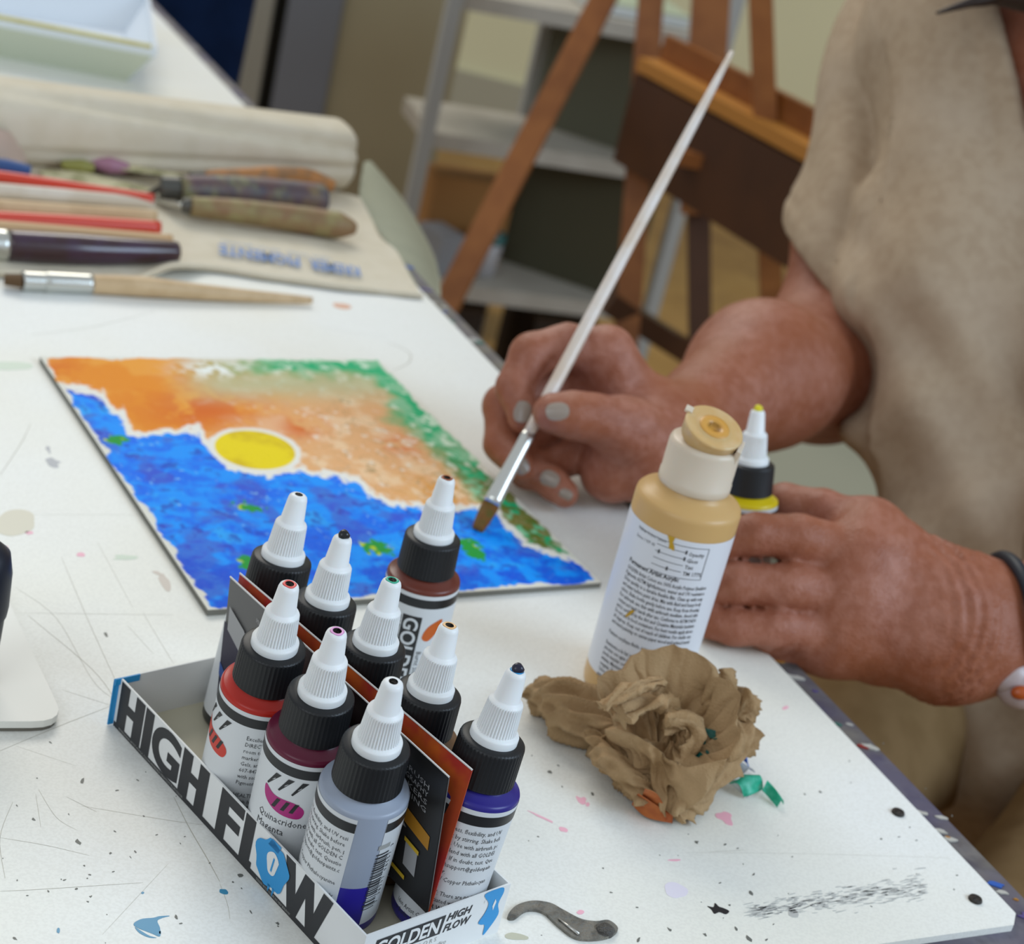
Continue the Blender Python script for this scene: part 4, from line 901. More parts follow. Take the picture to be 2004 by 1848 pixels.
# bolster
a_ = at(-160, 218, .028); b_ = at(683, 304, .026); N1 = 120; M1 = 64; G = np.zeros((N1, M1, 3)); dd = (b_-a_)/np.linalg.norm(b_-a_); sd = np.cross(dd, [0, 0, 1]); sd /= np.linalg.norm(sd)
for i in range(N1):
    s_ = i/(N1-1); c_ = a_+(b_-a_)*s_; endk = min(1, math.sqrt(max(0, 1-(max(0, s_-.965)/.035)**2))*.55+.45) if s_ > .965 else 1
    for j in range(M1):
        t_ = 2*math.pi*j/M1; r_ = (.0345-.004*s_)*(abs(math.cos(t_))**2.6+abs(math.sin(t_))**2.6)**(-1/2.6)
        crease = (.0060*math.exp(-((math.sin(t_-.15-.6*(1-s_))-.35)/.16)**2)+.0040*math.exp(-((math.sin(t_+.1+.5*(1-s_))-.05)/.10)**2))*(math.cos(t_) > 0)*min(1, s_*2)
        fl_ = .0022*float(fbm(np.array(s_*5+3), np.array(math.cos(t_)*1.5+9.), 2)-.5)
        r_ = (r_-crease+fl_)*endk; G[i, j] = c_+sd*r_*math.cos(t_)*.95+np.array([0, 0, 1])*r_*math.sin(t_)*.84
G[..., 2] = np.maximum(G[..., 2], .0005)
V = np.vstack([G.reshape(-1, 3), G[0].mean(0)[None], G[-1].mean(0)[None]+dd*.002]); F = [(i*M1+j, i*M1+(j+1) % M1, (i+1)*M1+(j+1) % M1, (i+1)*M1+j) for i in range(N1-1) for j in range(M1)]
F += [(N1*M1, (j+1) % M1, j) for j in range(M1)]+[(N1*M1+1, (N1-1)*M1+j, (N1-1)*M1+(j+1) % M1) for j in range(M1)]
mk('rolled_end', V, F, can, roll)
q = leaf([at(-60, 330, .006), at(0, 325, .010), at(50, 318, .008), at(95, 292, .006)], [at(-60, 240, .03), at(0, 252, .034), at(30, 262, .026), at(95, 286, .010)], 'folded_flap', mat('canvas_pinkish', 'c3ac9b', .9), roll, .001, mid=.004)
# blue print upside down
o_ = at(706, 541, .0042); ux = at(428, 496, .0042)-o_; wd = np.linalg.norm(ux); ux /= wd; uy = np.cross([0, 0, 1], ux)
m_ = MB(); bp = mat('canvas_print', '7391c4', .8)
def cprint(s, x0, x1, y0, y1, **k):
    V2, F = text_fit(s, x0, x1, y0, y1, **k); m_.add([o_+ux*a+uy*b+[0, 0, .0006] for a, b in V2], F)
cprint('KREMER', 0, wd*.36, -.0175, .0025, bold=.02); m_.build('canvas_lettering', bp, roll); m_ = MB(); cprint('PIGMENTE', wd*.43, wd, -.0175, .0025, bold=.02)
m_.build('canvas_lettering', bp, roll)
pm_ = mat('canvas_print_pale', '9aa9bd', .8)
m_ = MB(); cprint('NEW YORK', wd*.20, wd*.52, -.0265, -.0205); m_.build('canvas_lettering', pm_, roll)
m_ = MB(); cprint('ARTIST BRUSHES', wd*.56, wd*.98, -.0265, -.0205); m_.build('canvas_lettering', pm_, roll)
# grey green cloth hanging over the table edge
t_ = thing('grey_green_cloth', at(800, 480, -.01), 'pale grey green cloth hanging over the table edge beside the brush roll', 'cloth')
A = catmull([at(712, 318, .004), at(705, 400, .0), at(760, 480, -.001), at(838, 592, -.002)], 10); B_ = catmull([at(728, 322, -.002), at(790, 392, -.02), at(845, 490, -.032), at(862, 560, -.03), at(858, 612, -.012)], 10)
n_ = 40; G = np.zeros((n_, 16, 3))
for i in range(n_):
    a = A[int(i*(len(A)-1)/(n_-1))]; b = B_[int(i*(len(B_)-1)/(n_-1))]
    for j in range(16):
        s_ = j/15; G[i, j] = a*(1-s_)+b*s_+np.array([.35, .1, .6])*.012*math.sin(math.pi*s_**.8)*math.sin(math.pi*min(1, .1+i/(n_-1)))
V, F = sheet_vf(G, .001); mk('cloth_sheet', V, F, mat('grey_green_cloth', '9fa08a', .8), t_)

# ------------------------------------------------------------------ knives and brushes on the canvas
def stroke_tool(name, label, cat, group, parts, base):
    t_ = thing(name, base, label, cat, group)
    for nm, pts, rad, mt, flat in parts:
        V, F = tube_vf(catmull(pts, 8), rad, 18, flat, cap=True); mk(nm, V, F, mt, t_)
    return t_
steel = mat('steel', 'cfcfc8', .25, metal=.9); dsteel = mat('dull_steel', '5b5a55', .4, metal=.6)
kA = mat('painted_handle', '55474a', .5, noise=[(70, '8f8e5c', .8, 3), (60, '3f4a5e', .8, 2), (50, '70443c', .5, 2)])
kB = mat('orange_handle', 'b3783e', .5, noise=(120, '8d6a4a', .8, 3)); kC = mat('worn_wood_handle', '86704a', .55, noise=[(80, '9a9460', .7, 3), (60, '8a5340', .4, 2)])
cr = mat('paint_caked_blade', 'd6cda6', .6, noise=[(100, '93905e', .8, 3)])
Z1 = .0045
g_ = 'palette knives on the canvas roll'
def A3(x, y, z): return at(x, y, z)
stroke_tool('palette_knife', 'palette knife with an orange wooden handle behind the dark one', 'palette knife', g_, [('handle', [A3(400, 345, .017), A3(520, 345, .020), A3(600, 348, .017), A3(655, 366, .014)], [.004, .0075, .007, .004], kB, None), ('ferrule', [A3(372, 346, .016), A3(402, 345, .017)], [.0035, .004], dsteel, None), ('blade', [A3(210, 322, .010), A3(300, 336, .012), A3(372, 346, .016)], [.008, .006, .0025], cr, (1, .12))], at(500, 350, .004))
stroke_tool('palette_knife', 'palette knife with a thick dark paint-crusted handle, middle of the three', 'palette knife', g_, [('handle', [A3(352, 370, .016), A3(450, 374, .016), A3(560, 384, .016), A3(622, 390, .016), A3(634, 391, .016)], [.0095, .0112, .0118, .0115, .0095], kA, None), ('ferrule', [A3(314, 366, .0145), A3(354, 370, .015)], [.008, .0088], dsteel, None), ('neck', [A3(255, 368, .007), A3(285, 380, .006), A3(316, 367, .014)], [.0016, .0018, .0025], dsteel, None), ('blade', [A3(80, 340, .006), A3(160, 346, .007), A3(250, 364, .007)], [.008, .011, .007], cr, (1, .1))], at(480, 400, .004))
stroke_tool('palette_knife', 'palette knife with a slim worn wooden handle, nearest the blue letters', 'palette knife', g_, [('handle', [A3(372, 404, .0125), A3(470, 414, .0130), A3(590, 430, .0130), A3(660, 441, .0130), A3(697, 448, .0125)], [.0068, .0085, .0095, .0098, .0035], kC, None), ('ferrule', [A3(356, 402, .012), A3(374, 404, .0125)], [.0046, .0066], dsteel, None), ('neck', [A3(300, 376, .007), A3(312, 394, .006), A3(358, 403, .012)], [.0016, .0016, .0025], steel, None), ('blade', [A3(150, 352, .006), A3(240, 362, .007), A3(300, 376, .007)], [.008, .009, .004], cr, (1, .1))], at(520, 440, .004))
gb = 'brushes lying on the canvas roll'
redm = mat('red_handle', 'cf3b22', .35, .5, coat=.3); drd = mat('dark_red_handle', 'a82c20', .35, .5, coat=.3)
wdm = mat('pale_wood', 'cdb088', .5, noise=(60, 'b99a70', .6, 3)); wd2 = mat('whitish_handle', 'd8cdbe', .5, noise=(40, 'c4b49c', .6, 3)); wd3 = mat('tan_handle', 'c6a176', .5)
pur = mat('dark_purple_handle', '34161e', .28, .5, coat=.5, noise=(60, '3c2440', .7, 2)); br_ = mat('bristle', '7a5a34', .8, bump=(1200, 1, 2)); hb = mat('dark_bristle', '5c4326', .8)
def long_brush(label, x0, y0, x1, y1, r0, r1, mt, z=.010, cut=None):
    parts = [('handle', [A3(x0, y0, z), A3((x0+x1)/2, (y0+y1)/2, z), A3(x1, y1, z)], [r0, (r0+r1)/2*1.05, r1], mt, None)]
    d_ = np.array([x0-x1, y0-y1])/math.hypot(x0-x1, y0-y1)
    f0 = (x0+d_[0]*70, y0+d_[1]*70); b0 = (f0[0]+d_[0]*45, f0[1]+d_[1]*45)
    parts += [('ferrule', [A3(x0, y0, z), A3(*f0, z)], [r0*1.02, r0*1.15], steel, None), ('bristles', [A3(*f0, z), A3(*b0, z)], [r0*1.15, r0*.5], br_, (1.2, .5))]
    return stroke_tool('paint_brush', label, 'paint brush', gb, parts, at(x0*.4+x1*.6, y0*.4+y1*.6, .004))
long_brush('red-handled brush lying highest, below the caked knife blades', -60, 338, 300, 390, .0044, .0038, redm, .012)
long_brush('whitish-handled brush between the two red-handled brushes', -60, 368, 300, 398, .0052, .004, wd2, .009)
long_brush('pale wooden brush handle just above the lower red brush', -70, 400, 305, 424, .0050, .004, wdm, .009)
long_brush('brighter red-handled brush, the lower of the two red ones', -70, 425, 312, 446, .0052, .0046, redm, .0115)
long_brush('tan-handled brush tucked behind the thick dark purple brush', -60, 444, 335, 474, .0055, .0050, wd3, .010)
stroke_tool('paint_brush', 'thick dark purple lacquered brush with silver ferrule, its end under the canvas edge', 'paint brush', gb, [('handle', [A3(14, 480, .0115), A3(150, 488, .0115), A3(260, 492, .0115), A3(345, 493, .0110)], [.0095, .0098, .0082, .0066], pur, None), ('ferrule', [A3(-90, 474, .0115), A3(14, 480, .0115)], [.0102, .0098], steel, None), ('bristles', [A3(-170, 470, .0115), A3(-90, 474, .0115)], [.006, .010], br_, None)], at(150, 500, .004))
stroke_tool('paint_brush', 'wooden flat brush with silver ferrule lying on the table before the canvas roll', 'paint brush', None, [('handle', [A3(178, 556, .0060), A3(280, 561, .0066), A3(420, 574, .0052), A3(610, 588, .0035)], [.0058, .0064, .0048, .0022], wdm, None), ('ferrule', [A3(44, 550, .0058), A3(90, 552, .0058), A3(95, 552.4, .0058), A3(180, 556, .0060)], [.0060, .0058, .0064, .0060], steel, None), ('bristles', [A3(8, 547, .0052), A3(44, 550, .0058)], [.0042, .0055], hb, (1.2, .7))], at(300, 580, 0))
for lb_, pts, rads, mt_ in [('blue paint-covered brush handle far left under the canvas flap', [A3(-60, 318, .012), A3(10, 328, .014), A3(60, 336, .014)], [.004, .006, .004], mat('blue_handle', '2c4f86', .5)), ('mauve paint-stained handle end beside the rolled canvas', [A3(170, 318, .010), A3(215, 324, .011), A3(250, 330, .010)], [.003, .006, .0035], mat('mauve_handle', 'a9788c', .5)), ('olive green paint-stained handle end left of the mauve one', [A3(120, 322, .010), A3(160, 326, .010), A3(185, 330, .010)], [.003, .005, .003], mat('olive_handle', '8d8a44', .5))]:
    stroke_tool('paint_brush', lb_, 'paint brush', gb, [('handle', pts, rads, mt_, None)], pts[1]*[1, 1, 0]+[0, 0, .004])

# ------------------------------------------------------------------ white mixing tray at the top left
mt_ = thing('mixing_tray', at(60, 90), 'white plastic mixing tray with yellow green paint along its rim, top left', 'tray')
rz = .032; nr = at(303, 104, rz); nl = at(-120, 22, rz); fr_ = at(288, -4, rz); fl_ = at(-160, -75, rz)
RIM = [nl, nr, fr_, fl_]; cen = sum(RIM)/4
FLO = [cen*[1, 1, 0]+(q_-cen)*[1, 1, 0]*.80+[0, 0, .0004] for q_ in RIM]
def quad_wall(a, b, c, d, th, name, mt, par):
    n__ = np.cross(np.array(b)-a, np.array(d)-a); n__ /= np.linalg.norm(n__)
    Vv = [*map(np.asarray, (a, b, c, d))]; Vv = Vv+[v+n__*th for v in Vv]
    return mk(name, np.array(Vv), [(3, 2, 1, 0), (4, 5, 6, 7), (0, 1, 5, 4), (1, 2, 6, 5), (2, 3, 7, 6), (3, 0, 4, 7)], mt, par, False)
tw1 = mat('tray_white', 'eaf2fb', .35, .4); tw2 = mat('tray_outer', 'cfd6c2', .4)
names = ['near_wall', 'end_wall', 'far_wall', 'end_wall']
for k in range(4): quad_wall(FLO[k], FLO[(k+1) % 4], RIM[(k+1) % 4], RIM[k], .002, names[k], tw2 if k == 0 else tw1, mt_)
quad_wall(*FLO, .0015, 'tray_bottom', tw1, mt_)
m_ = MB()
for k in range(4): m_.add(*beam_vf(RIM[k]+[0, 0, .001], RIM[(k+1) % 4]+[0, 0, .001], .007, .003, (0, 0, 1)))
for k in (1,): pass
m_.build('rim', tw1, mt_)
MB().add(*beam_vf(nl+[0, 0, .0050], nr+[0, 0, .0050]-(nr-nl)*.02, .0016, .0085, (0, 0, 1))).build('paint_residue', mat('yellow_green_paint', 'b9b05c', .5, noise=(60, 'c8c68a', .7, 3)), mt_)

# ------------------------------------------------------------------ background furniture
def vbox(name, label, cat, x0, x1, y_ref, d, z0, z1, depth, mt, parent=None):
    a = P(x0, y_ref, d); b = P(x1, y_ref, d); c = (a+b)/2; u = (b-a)*[1, 1, 0]; L_ = np.linalg.norm(u); u /= L_; v = np.array([-u[1], u[0], 0])
    c = c*[1, 1, 0]+v*depth/2+[0, 0, (z0+z1)/2]
    o__ = MB().add(*box_vf(c, u, v, Z_, L_/2, depth/2, (z1-z0)/2)).build(name, mt, parent)
    if label: tag(o__, label, cat)
    return o__
cab = thing('storage_cabinet', P(580, 100, 3.5)*[1, 1, 0]+[0, 0, -.75], 'tall blue grey metal cabinet with pale edge strip, behind the table', 'cabinet')
vbox('side_panel', None, None, 548, 655, 100, 3.45, -.75, .75, .4, mat('blue_grey_metal', '75787e', .5), cab)
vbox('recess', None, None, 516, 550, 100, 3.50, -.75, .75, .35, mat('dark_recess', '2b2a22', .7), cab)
vbox('edge_strip', None, None, 470, 520, 100, 3.45, -.75, .75, .4, mat('pale_strip', '9a978a', .5), cab)
loc = thing('beige_locker', P(780, 100, 3.5)*[1, 1, 0]+[0, 0, -.75], 'wide beige grey locker side behind the cart', 'locker')
vbox('locker_body', None, None, 656, 900, 100, 3.46, -.75, .75, .4, mat('beige_grey', 'a39879', .6, noise=(3, '9b9174', .5, 2)), loc)
MB().add(*beam_vf(P(745, -12, 3.44), P(805, 14, 3.44), .012, .012, (0, 0, 1))).build('hinge', mat('brown_metal', '5c4524', .5), loc)
# navy cloth
t_ = thing('navy_cloth', P(400, 60, 2.35)*[1, 1, 0]+[0, 0, -.6], 'navy blue cloth hanging behind the far end of the table', 'cloth')
G = np.zeros((50, 48, 3))
cN = P(392, 60, 2.3)
for i in range(50):
    z_ = -.62+.95*i/49
    for j in range(48):
        t__ = 2*math.pi*j/48; r_ = (.085+.045*(i/49))*(1+.06*math.sin(3*t__+1)+.04*math.sin(7*t__+i*.1)); G[i, j] = [cN[0]-.085+r_*1.1*math.cos(t__), cN[1]+.1+r_*.8*math.sin(t__), z_]
V = G.reshape(-1, 3); F = [(i*48+j, i*48+(j+1) % 48, (i+1)*48+(j+1) % 48, (i+1)*48+j) for i in range(49) for j in range(48)]+[tuple(range(48))[::-1], tuple(range(49*48, 50*48))]
mk('cloth_body', V, F, mat('navy_cloth', '10213f', .9, .1, noise=(20, '0b1931', .6, 3)), t_)

# cart
LZ = -.545
cl_ = at(782, 545, LZ); cr_ = at(1262, 606, LZ); cu = (cr_-cl_)*[1, 1, 0]; CW = np.linalg.norm(cu); cu /= CW; cv = np.array([-cu[1], cu[0], 0])
if cv[1] < 0: cv = -cv
cart = thing('white_cart', (cl_+cr_)/2*[1, 1, 0]+[0, 0, -.75]+cv*.15, 'white metal cart with three shelves behind the easel', 'cart')
wm = mat('cart_white', 'b4ada0', .5, noise=(14, 'a0988a', .5, 3)); wp = mat('cart_post', 'a9a9a4', .5)
def cpos(a, b, z): return cl_*[1, 1, 0]+cu*a+cv*b+[0, 0, z]
def find_z(x, y, a):                                   # height on the cart's front plane seen at a pixel row
    zs = np.linspace(-.7, .3, 400); yy = pj(np.array([cpos(a, 0, z) for z in zs]))[:, 1]; return zs[np.argmin(abs(yy-y))]
MZ = find_z(0, 298, CW*.5); UZ = find_z(0, 42, CW*.6); CDP = .20
for k, (z_, nm) in enumerate([(LZ, 0), (MZ, 1), (UZ, 2)]):
    MB().add(*box_vf(cpos(CW/2, CDP/2, z_-.012), cu, cv, Z_, CW/2, CDP/2, .013)).build('shelf', wm, cart)
for a, b in ((-.008, -.005), (CW+.008, -.005), (CW*.5, CDP+.012)):
    MB().add(*box_vf(cpos(a, b, (-.72+UZ+.35)/2), cu, cv, Z_, .011, .011, (UZ+.35+.72)/2)).build('post', wp, cart)
    V, F = lathe_vf([(0, 0), (.014, 0), (.016, .004), (.016, .026), (.012, .03), (0, .03)], 20); mk('caster', V+cpos(a, b, -.75), F, mat('caster', '2a2826', .6), cart)
olv = mat('olive_board', '47432e', .7); dkg = mat('dark_grey_board', '56533f', .7)
def board(lbl, a0, a1, z0, z1, b0, b1, mt):
    V = [cpos(a0, b0, z0), cpos(a1, b1, z0), cpos(a1, b1, z1), cpos(a0, b0, z1)]; o__ = quad_wall(*V, .008, 'drawing_board', mt, None); tag(o__, lbl, 'board'); return o__
board('dark grey drawing board standing on the middle shelf of the cart', CW*.50, CW*.93, MZ+.003, UZ-.03, .17, .02, dkg)
board('olive drawing board standing on the lowest shelf of the cart', CW*.48, CW*.95, LZ+.003, MZ-.03, .17, .02, olv)
def cbox(name, lbl, cat, a, b, z0, sx_, sy_, sz_, mt, rot=0):
    c, s = math.cos(rot), math.sin(rot); u = cu*c+cv*s; v = -cu*s+cv*c
    t__ = thing(name, cpos(a, b, z0), lbl, cat); MB().add(*box_vf(cpos(a, b, z0+sz_/2), u, v, Z_, sx_/2, sy_/2, sz_/2)).build('box_body', mt, t__)
    MB().add(*box_vf(cpos(a, b, z0+sz_+.0015), u, v, Z_, sx_/2-.001, sy_/2-.001, .0015)).build('box_lid', mt, t__); return t__
kr = mat('kraft_card', '9a6a34', .7, noise=(10, 'a97a3e', .5, 2))
cbox('cardboard_box', 'brown cardboard box at the back of the lowest cart shelf', 'box', CW*.30, .155, LZ+.002, .14, .07, .14, kr)
cbox('grey_box', 'pale grey box at the left of the lowest cart shelf', 'box', CW*.17, .07, LZ+.002, .05, .07, .065, mat('pale_grey_box', '8e8f92', .6), .4)
t_ = thing('plastic_cup', cpos(CW*.36, .07, LZ+.002), 'pale plastic cup with blue green paint on its rim, on the cart', 'cup')
V, F = lathe_vf([(0, 0), (.020, 0), (.022, .002), (.027, .072), (.0255, .072), (.0205, .004), (0, .004)], 32); mk('cup_body', V+cpos(CW*.36, .07, LZ+.002), F, mat('cup_white', 'aaa6a6', .4), t_)
V, F = lathe_vf([(.0273, .060), (.0276, .074), (.0253, .074), (.0250, .060)], 32); mk('painted_rim', V+cpos(CW*.36, .07, LZ+.002), F, mat('teal_rim', '2d6e6c', .5), t_)
t_ = thing('paper_pad', cpos(CW*.72, .12, UZ+.003), 'pad of white paper lying on the top cart shelf', 'paper')
MB().add(*box_vf(cpos(CW*.70, .12, UZ+.011), cu, cv, Z_, .085, .09, .008)).build('paper_stack', mat('pad_white', 'd0d2ce', .6), t_)
MB().add(*box_vf(cpos(CW*.70, .12, UZ+.0200), cu, cv, Z_, .088, .093, .0009)).build('pad_cover', mat('pad_green', 'aab49a', .6), t_)
t_ = thing('wooden_stool', cpos(CW*.35, .40, -.75), 'low light wooden stool behind the cart, its legs showing under the lowest shelf', 'stool')
MB().add(*box_vf(cpos(CW*.35, .40, -.595), cu, cv, Z_, .16, .08, .012)).build('seat', mat('stool_wood', '98743e', .6), t_)
for a in (-.13, .13):
    for b in (-.06, .06): MB().add(*box_vf(cpos(CW*.35+a*.7, .40+b, -.6785), cu, cv, Z_, .022, .018, .0713)).build('leg', mat('stool_wood', '98743e', .6), t_)
t_ = thing('dark_gap_block', cpos(CW*.30, .16, -.75), 'dark brown crate on the floor under the cart', 'crate')  # solid dark block stands in for the shaded gap below the shelf
MB().add(*box_vf(cpos(CW*.28, .15, -.68), cu, cv, Z_, .055, .09, .069)).build('gap_block_body', mat('gap_block_dark', '2c1d0e', .7), t_)
MB().add(*box_vf(cpos(CW*.28, .15, -.607), cu, cv, Z_, .057, .092, .004)).build('gap_block_rim', mat('gap_block_dark2', '3a2814', .7), t_)
t_ = thing('dark_gap_block', cpos(CW*.75, .16, -.75), 'dark brown crate under the right end of the cart', 'crate')  # second block, the darkness of the gap put into its colour
MB().add(*box_vf(cpos(CW*.75, .15, -.68), cu, cv, Z_, .055, .09, .069)).build('gap_block_body', mat('gap_block_dark', '2c1d0e', .7), t_)
MB().add(*box_vf(cpos(CW*.75, .15, -.607), cu, cv, Z_, .057, .092, .004)).build('gap_block_rim', mat('gap_block_dark2', '3a2814', .7), t_)

# easel
ew = mat('easel_wood', '8e5424', .45, .4, noise=[(9, '7a4519', .7, 4), (30, 'a0642e', .4, 3)]); ewd = mat('easel_wood_dark', '4d2b10', .5, noise=(9, '3c200b', .6, 3)); ewl = mat('easel_wood_lit', 'b97d34', .45)  # ledge copy lightened: its lit edge is put into the colour
def tofloor(a, b): t__ = (-.75-a[2])/(b[2]-a[2]); return a+(b-a)*t__
es = thing('wooden_easel', (.05, 2.45, -.75), 'brown wooden studio easel with a ledge, standing beyond the table', 'easel')
def leg(name, x0, y0, d0, x1, y1, d1, wx, wy, mt, floor=True, side=(1, 0, 0)):
    a = P(x0, y0, d0); b = P(x1, y1, d1); b = tofloor(a, b) if floor else b
    a = a+(a-b)*.12
    return MB().add(*beam_vf(a, b, wx, wy, side)).build(name, mt, es)
leg('leg', 1190, -20, 2.46, 892, 560, 2.36, .034, .026, ew)
leg('leg', 1275, -20, 2.40, 1222, 700, 2.44, .034, .028, ew)
leg('mast', 1393, -40, 2.35, 1368, 420, 2.40, .050, .026, ew, floor=False)
leg('mast_foot', 1366, 300, 2.43, 1370, 700, 2.48, .031, .026, ewd)
leg('leg', 1488, -20, 2.14, 1508, 540, 2.24, .028, .026, ew)
zL = -.035; a = at(1262, 108, zL); b = at(1660, 318, zL)
dz = (b-a)/np.linalg.norm(b-a); sd = np.cross(dz, Z_)
sd = sd if sd[1] < 0 else -sd
MB().add(*box_vf((a+b)/2+[0, 0, -.012]-sd*.01, dz, sd, Z_, np.linalg.norm(b-a)/2, .019, .009)).build('ledge', ewl, es)
MB().add(*box_vf((a+b)/2+[0, 0, .008]-sd*.030, dz, sd, Z_, np.linalg.norm(b-a)/2, .006, .022)).build('ledge_back', ew, es)
MB().add(*box_vf((a+b)/2+[0, 0, -.085]-sd*.004, dz, sd, Z_, np.linalg.norm(b-a)/2, .012, .060)).build('ledge_drawer', ewd, es)
a = at(1180, 590, -.60); MB().add(*beam_vf(P(1190, 590, 2.42), P(1372, 706, 2.48), .030, .025, (0, 0, 1))).build('strut', ewd, es)
MB().add(*beam_vf(P(1330, 306, 2.27), P(1432, 326, 2.25), .019, .025, (0, 0, 1))).build('clamp_block', ew, es)
# bucket hoop and bin
t_ = thing('white_hoop', at(1436, 400, -.72), 'white curved plastic hoop on the floor by the wall, seen through the easel', 'hoop')
c_ = at(1430, 400, -.75); pts = [c_+CR*[1, 1, 0]*.062*math.cos(q_)+np.array([0, 0, 1])*(.075*math.sin(q_)+.012) for q_ in np.linspace(-.05, math.pi+.05, 20)]
mk('hoop_rim', *tube_vf(pts, .011, 12), mat('hoop_white', 'b9bab2', .5), t_)
t_ = thing('grey_bin', at(1640, 1050, -.75)*[1, 1, 1], 'grey green storage bin on the floor behind the hands', 'bin')
c_ = P(1790, 940, 1.85); V, F = box_vf((c_[0], c_[1]+.15, -.55), (1, .15, 0), (-.15, 1, 0), Z_, .19, .2, .20)
MB().add(V, F).build('bin_body', mat('bin_grey', '8d8b78', .7), t_); V, F = box_vf((c_[0], c_[1]+.15, -.34), (1, .15, 0), (-.15, 1, 0), Z_, .20, .21, .010); MB().add(V, F).build('bin_lid', mat('bin_grey', '8d8b78', .7), t_)
# ------------------------------------------------------------------ the brush in the hand
TIP = at(934, 1038, .0036); END = P(1432, 102, 1.015); AX = END-TIP; BLn = np.linalg.norm(AX); AX /= BLn
def onbrush(x, y):                                    # nearest point of the axis to a pixel ray
    v = ray(x, y); v /= np.linalg.norm(v); w0 = TIP-C0; b_ = AX@v; s_ = (b_*(v@w0)-AX@w0)/(1-b_*b_); return s_
s1, s2, s3 = onbrush(967, 985), onbrush(1040, 848), onbrush(1100, 735)
hb_ = thing('paint_brush', TIP, 'long white-handled paint brush held in the right hand over the painting', 'paint brush')
br_side = np.cross(AX, ray(1000, 950)); br_side /= np.linalg.norm(br_side)
V, F = tube_vf([TIP+AX*t_ for t_ in np.linspace(0, s1, 8)], [.0026, .0034, .0038, .0040], 20, (1.15, .5), up=tuple(-np.cross(br_side, AX))); mk('bristles', V, F, mat('amber_bristle', '8f5c1c', .6, noise=(200, '4f6a1e', .5, 2), bump=(1500, 1, 2)), hb_)
V, F = tube_vf([TIP+AX*t_ for t_ in np.linspace(s1-.001, s2, 14)], [.0041, .0037, .0033, .0031, .0031], 28, (1.15, .8), up=tuple(-np.cross(br_side, AX))); mk('ferrule', V, F, mat('bright_ferrule', 'dcdcd6', .22, metal=.85), hb_)
V, F = tube_vf([TIP+AX*t_ for t_ in np.linspace(s2-.001, BLn, 50)], [.0029, .0036, .0036, .0035, .0034, .0033, .0032, .0030, .0027, .0022, .0014], 24); mk('handle', V, F, mat('white_lacquer_handle', 'e3dad2', .3, .5, coat=.3, noise=(30, 'c9ab86', .5, 4)), hb_)

# ------------------------------------------------------------------ the person
pf = np.array([-.5, -.866, 0]); prr = np.array([-.866, .5, 0])
Pp = np.array([.445, 1.20, -.17]); Pc = np.array([.355, 1.215, .12]); Ps = np.array([.315, 1.205, .245])
SR = P(1845, -60, 1.30); SL = Ps-prr*.165
ER = P(1612, 725, 1.19); WR = P(1292, 866, .972)
EL = np.array([.440, .895, .055]); WL = P(1852, 1222, .868)
HD = Ps+np.array([-.045, -.075, .175])
def C_(pts):                                          # (x, y, d, r) -> points lifted clear of the table top
    out = []
    for x, y, d, r in pts:
        p = P(x, y, d); zmin = r+.0008+(.003 if x < 1150 and y < 1000 and p[1] < .9 else 0)
        if p[2] < zmin and x < 1700: p = at(x, y, zmin)
        out.append((p, r))
    return out
RI, RM, RR_, RL = (1184, 697, .962, .0132), (1142, 718, .982, .0130), (1150, 792, .985, .0125), (1188, 862, .975, .0120)
body = Body(.04)
body.group(.06, 0).ell(Pp, prr, pf, Z_, (.17, .11, .13)).ell((Pp+Pc)/2, prr, pf, Z_, (.150, .10, .17)).ell(Pc, prr, pf, Z_, (.165, .10, .18)).cone(Ps-prr*.12, Ps+prr*.10, .058, .058)
body.group(.03, .04).cone(Ps+[0, 0, .03]-pf*.01, HD-pf*.02-[0, 0, .03], .055, .052)
hf = np.array([-.55, -.55, -.45]); hf /= np.linalg.norm(hf); hx_ = np.cross(hf, Z_); hx_ /= np.linalg.norm(hx_); hu = np.cross(hx_, hf)
body.group(.03, .03).ell(HD, hx_, hf, hu, (.072, .088, .095)).cone(HD+hf*.05-hu*.03, HD+hf*.052-hu*.075, .045, .032)
body.group(.010, .010).cone(HD+hf*.086+hu*.010, HD+hf*.106-hu*.022, .008, .012)
body.group(.006, .006).ell(HD+hx_*.074-hf*.005, hx_, hf, hu, (.010, .018, .030))
body.group(.006, .006).ell(HD-hx_*.074-hf*.005, hx_, hf, hu, (.010, .018, .030))
MR = P(1680, 430, 1.240)
body.group(.03, .05).cone(SR, MR, .044, .0380).cone(MR, ER, .0380, .041).cone(ER, P(1490, 735, 1.095), .044, .040).cone(P(1490, 735, 1.095), WR, .040, .0235)
body.group(.02, .05).cone(SL, EL, .048, .042).cone(EL, P(2090, 1222, .905), .040, .029).cone(P(2090, 1222, .905), P(1852, 1200, .870), .029, .0235).cone(P(2010, 1240, .89), P(1840, 1262, .870), .026, .021)
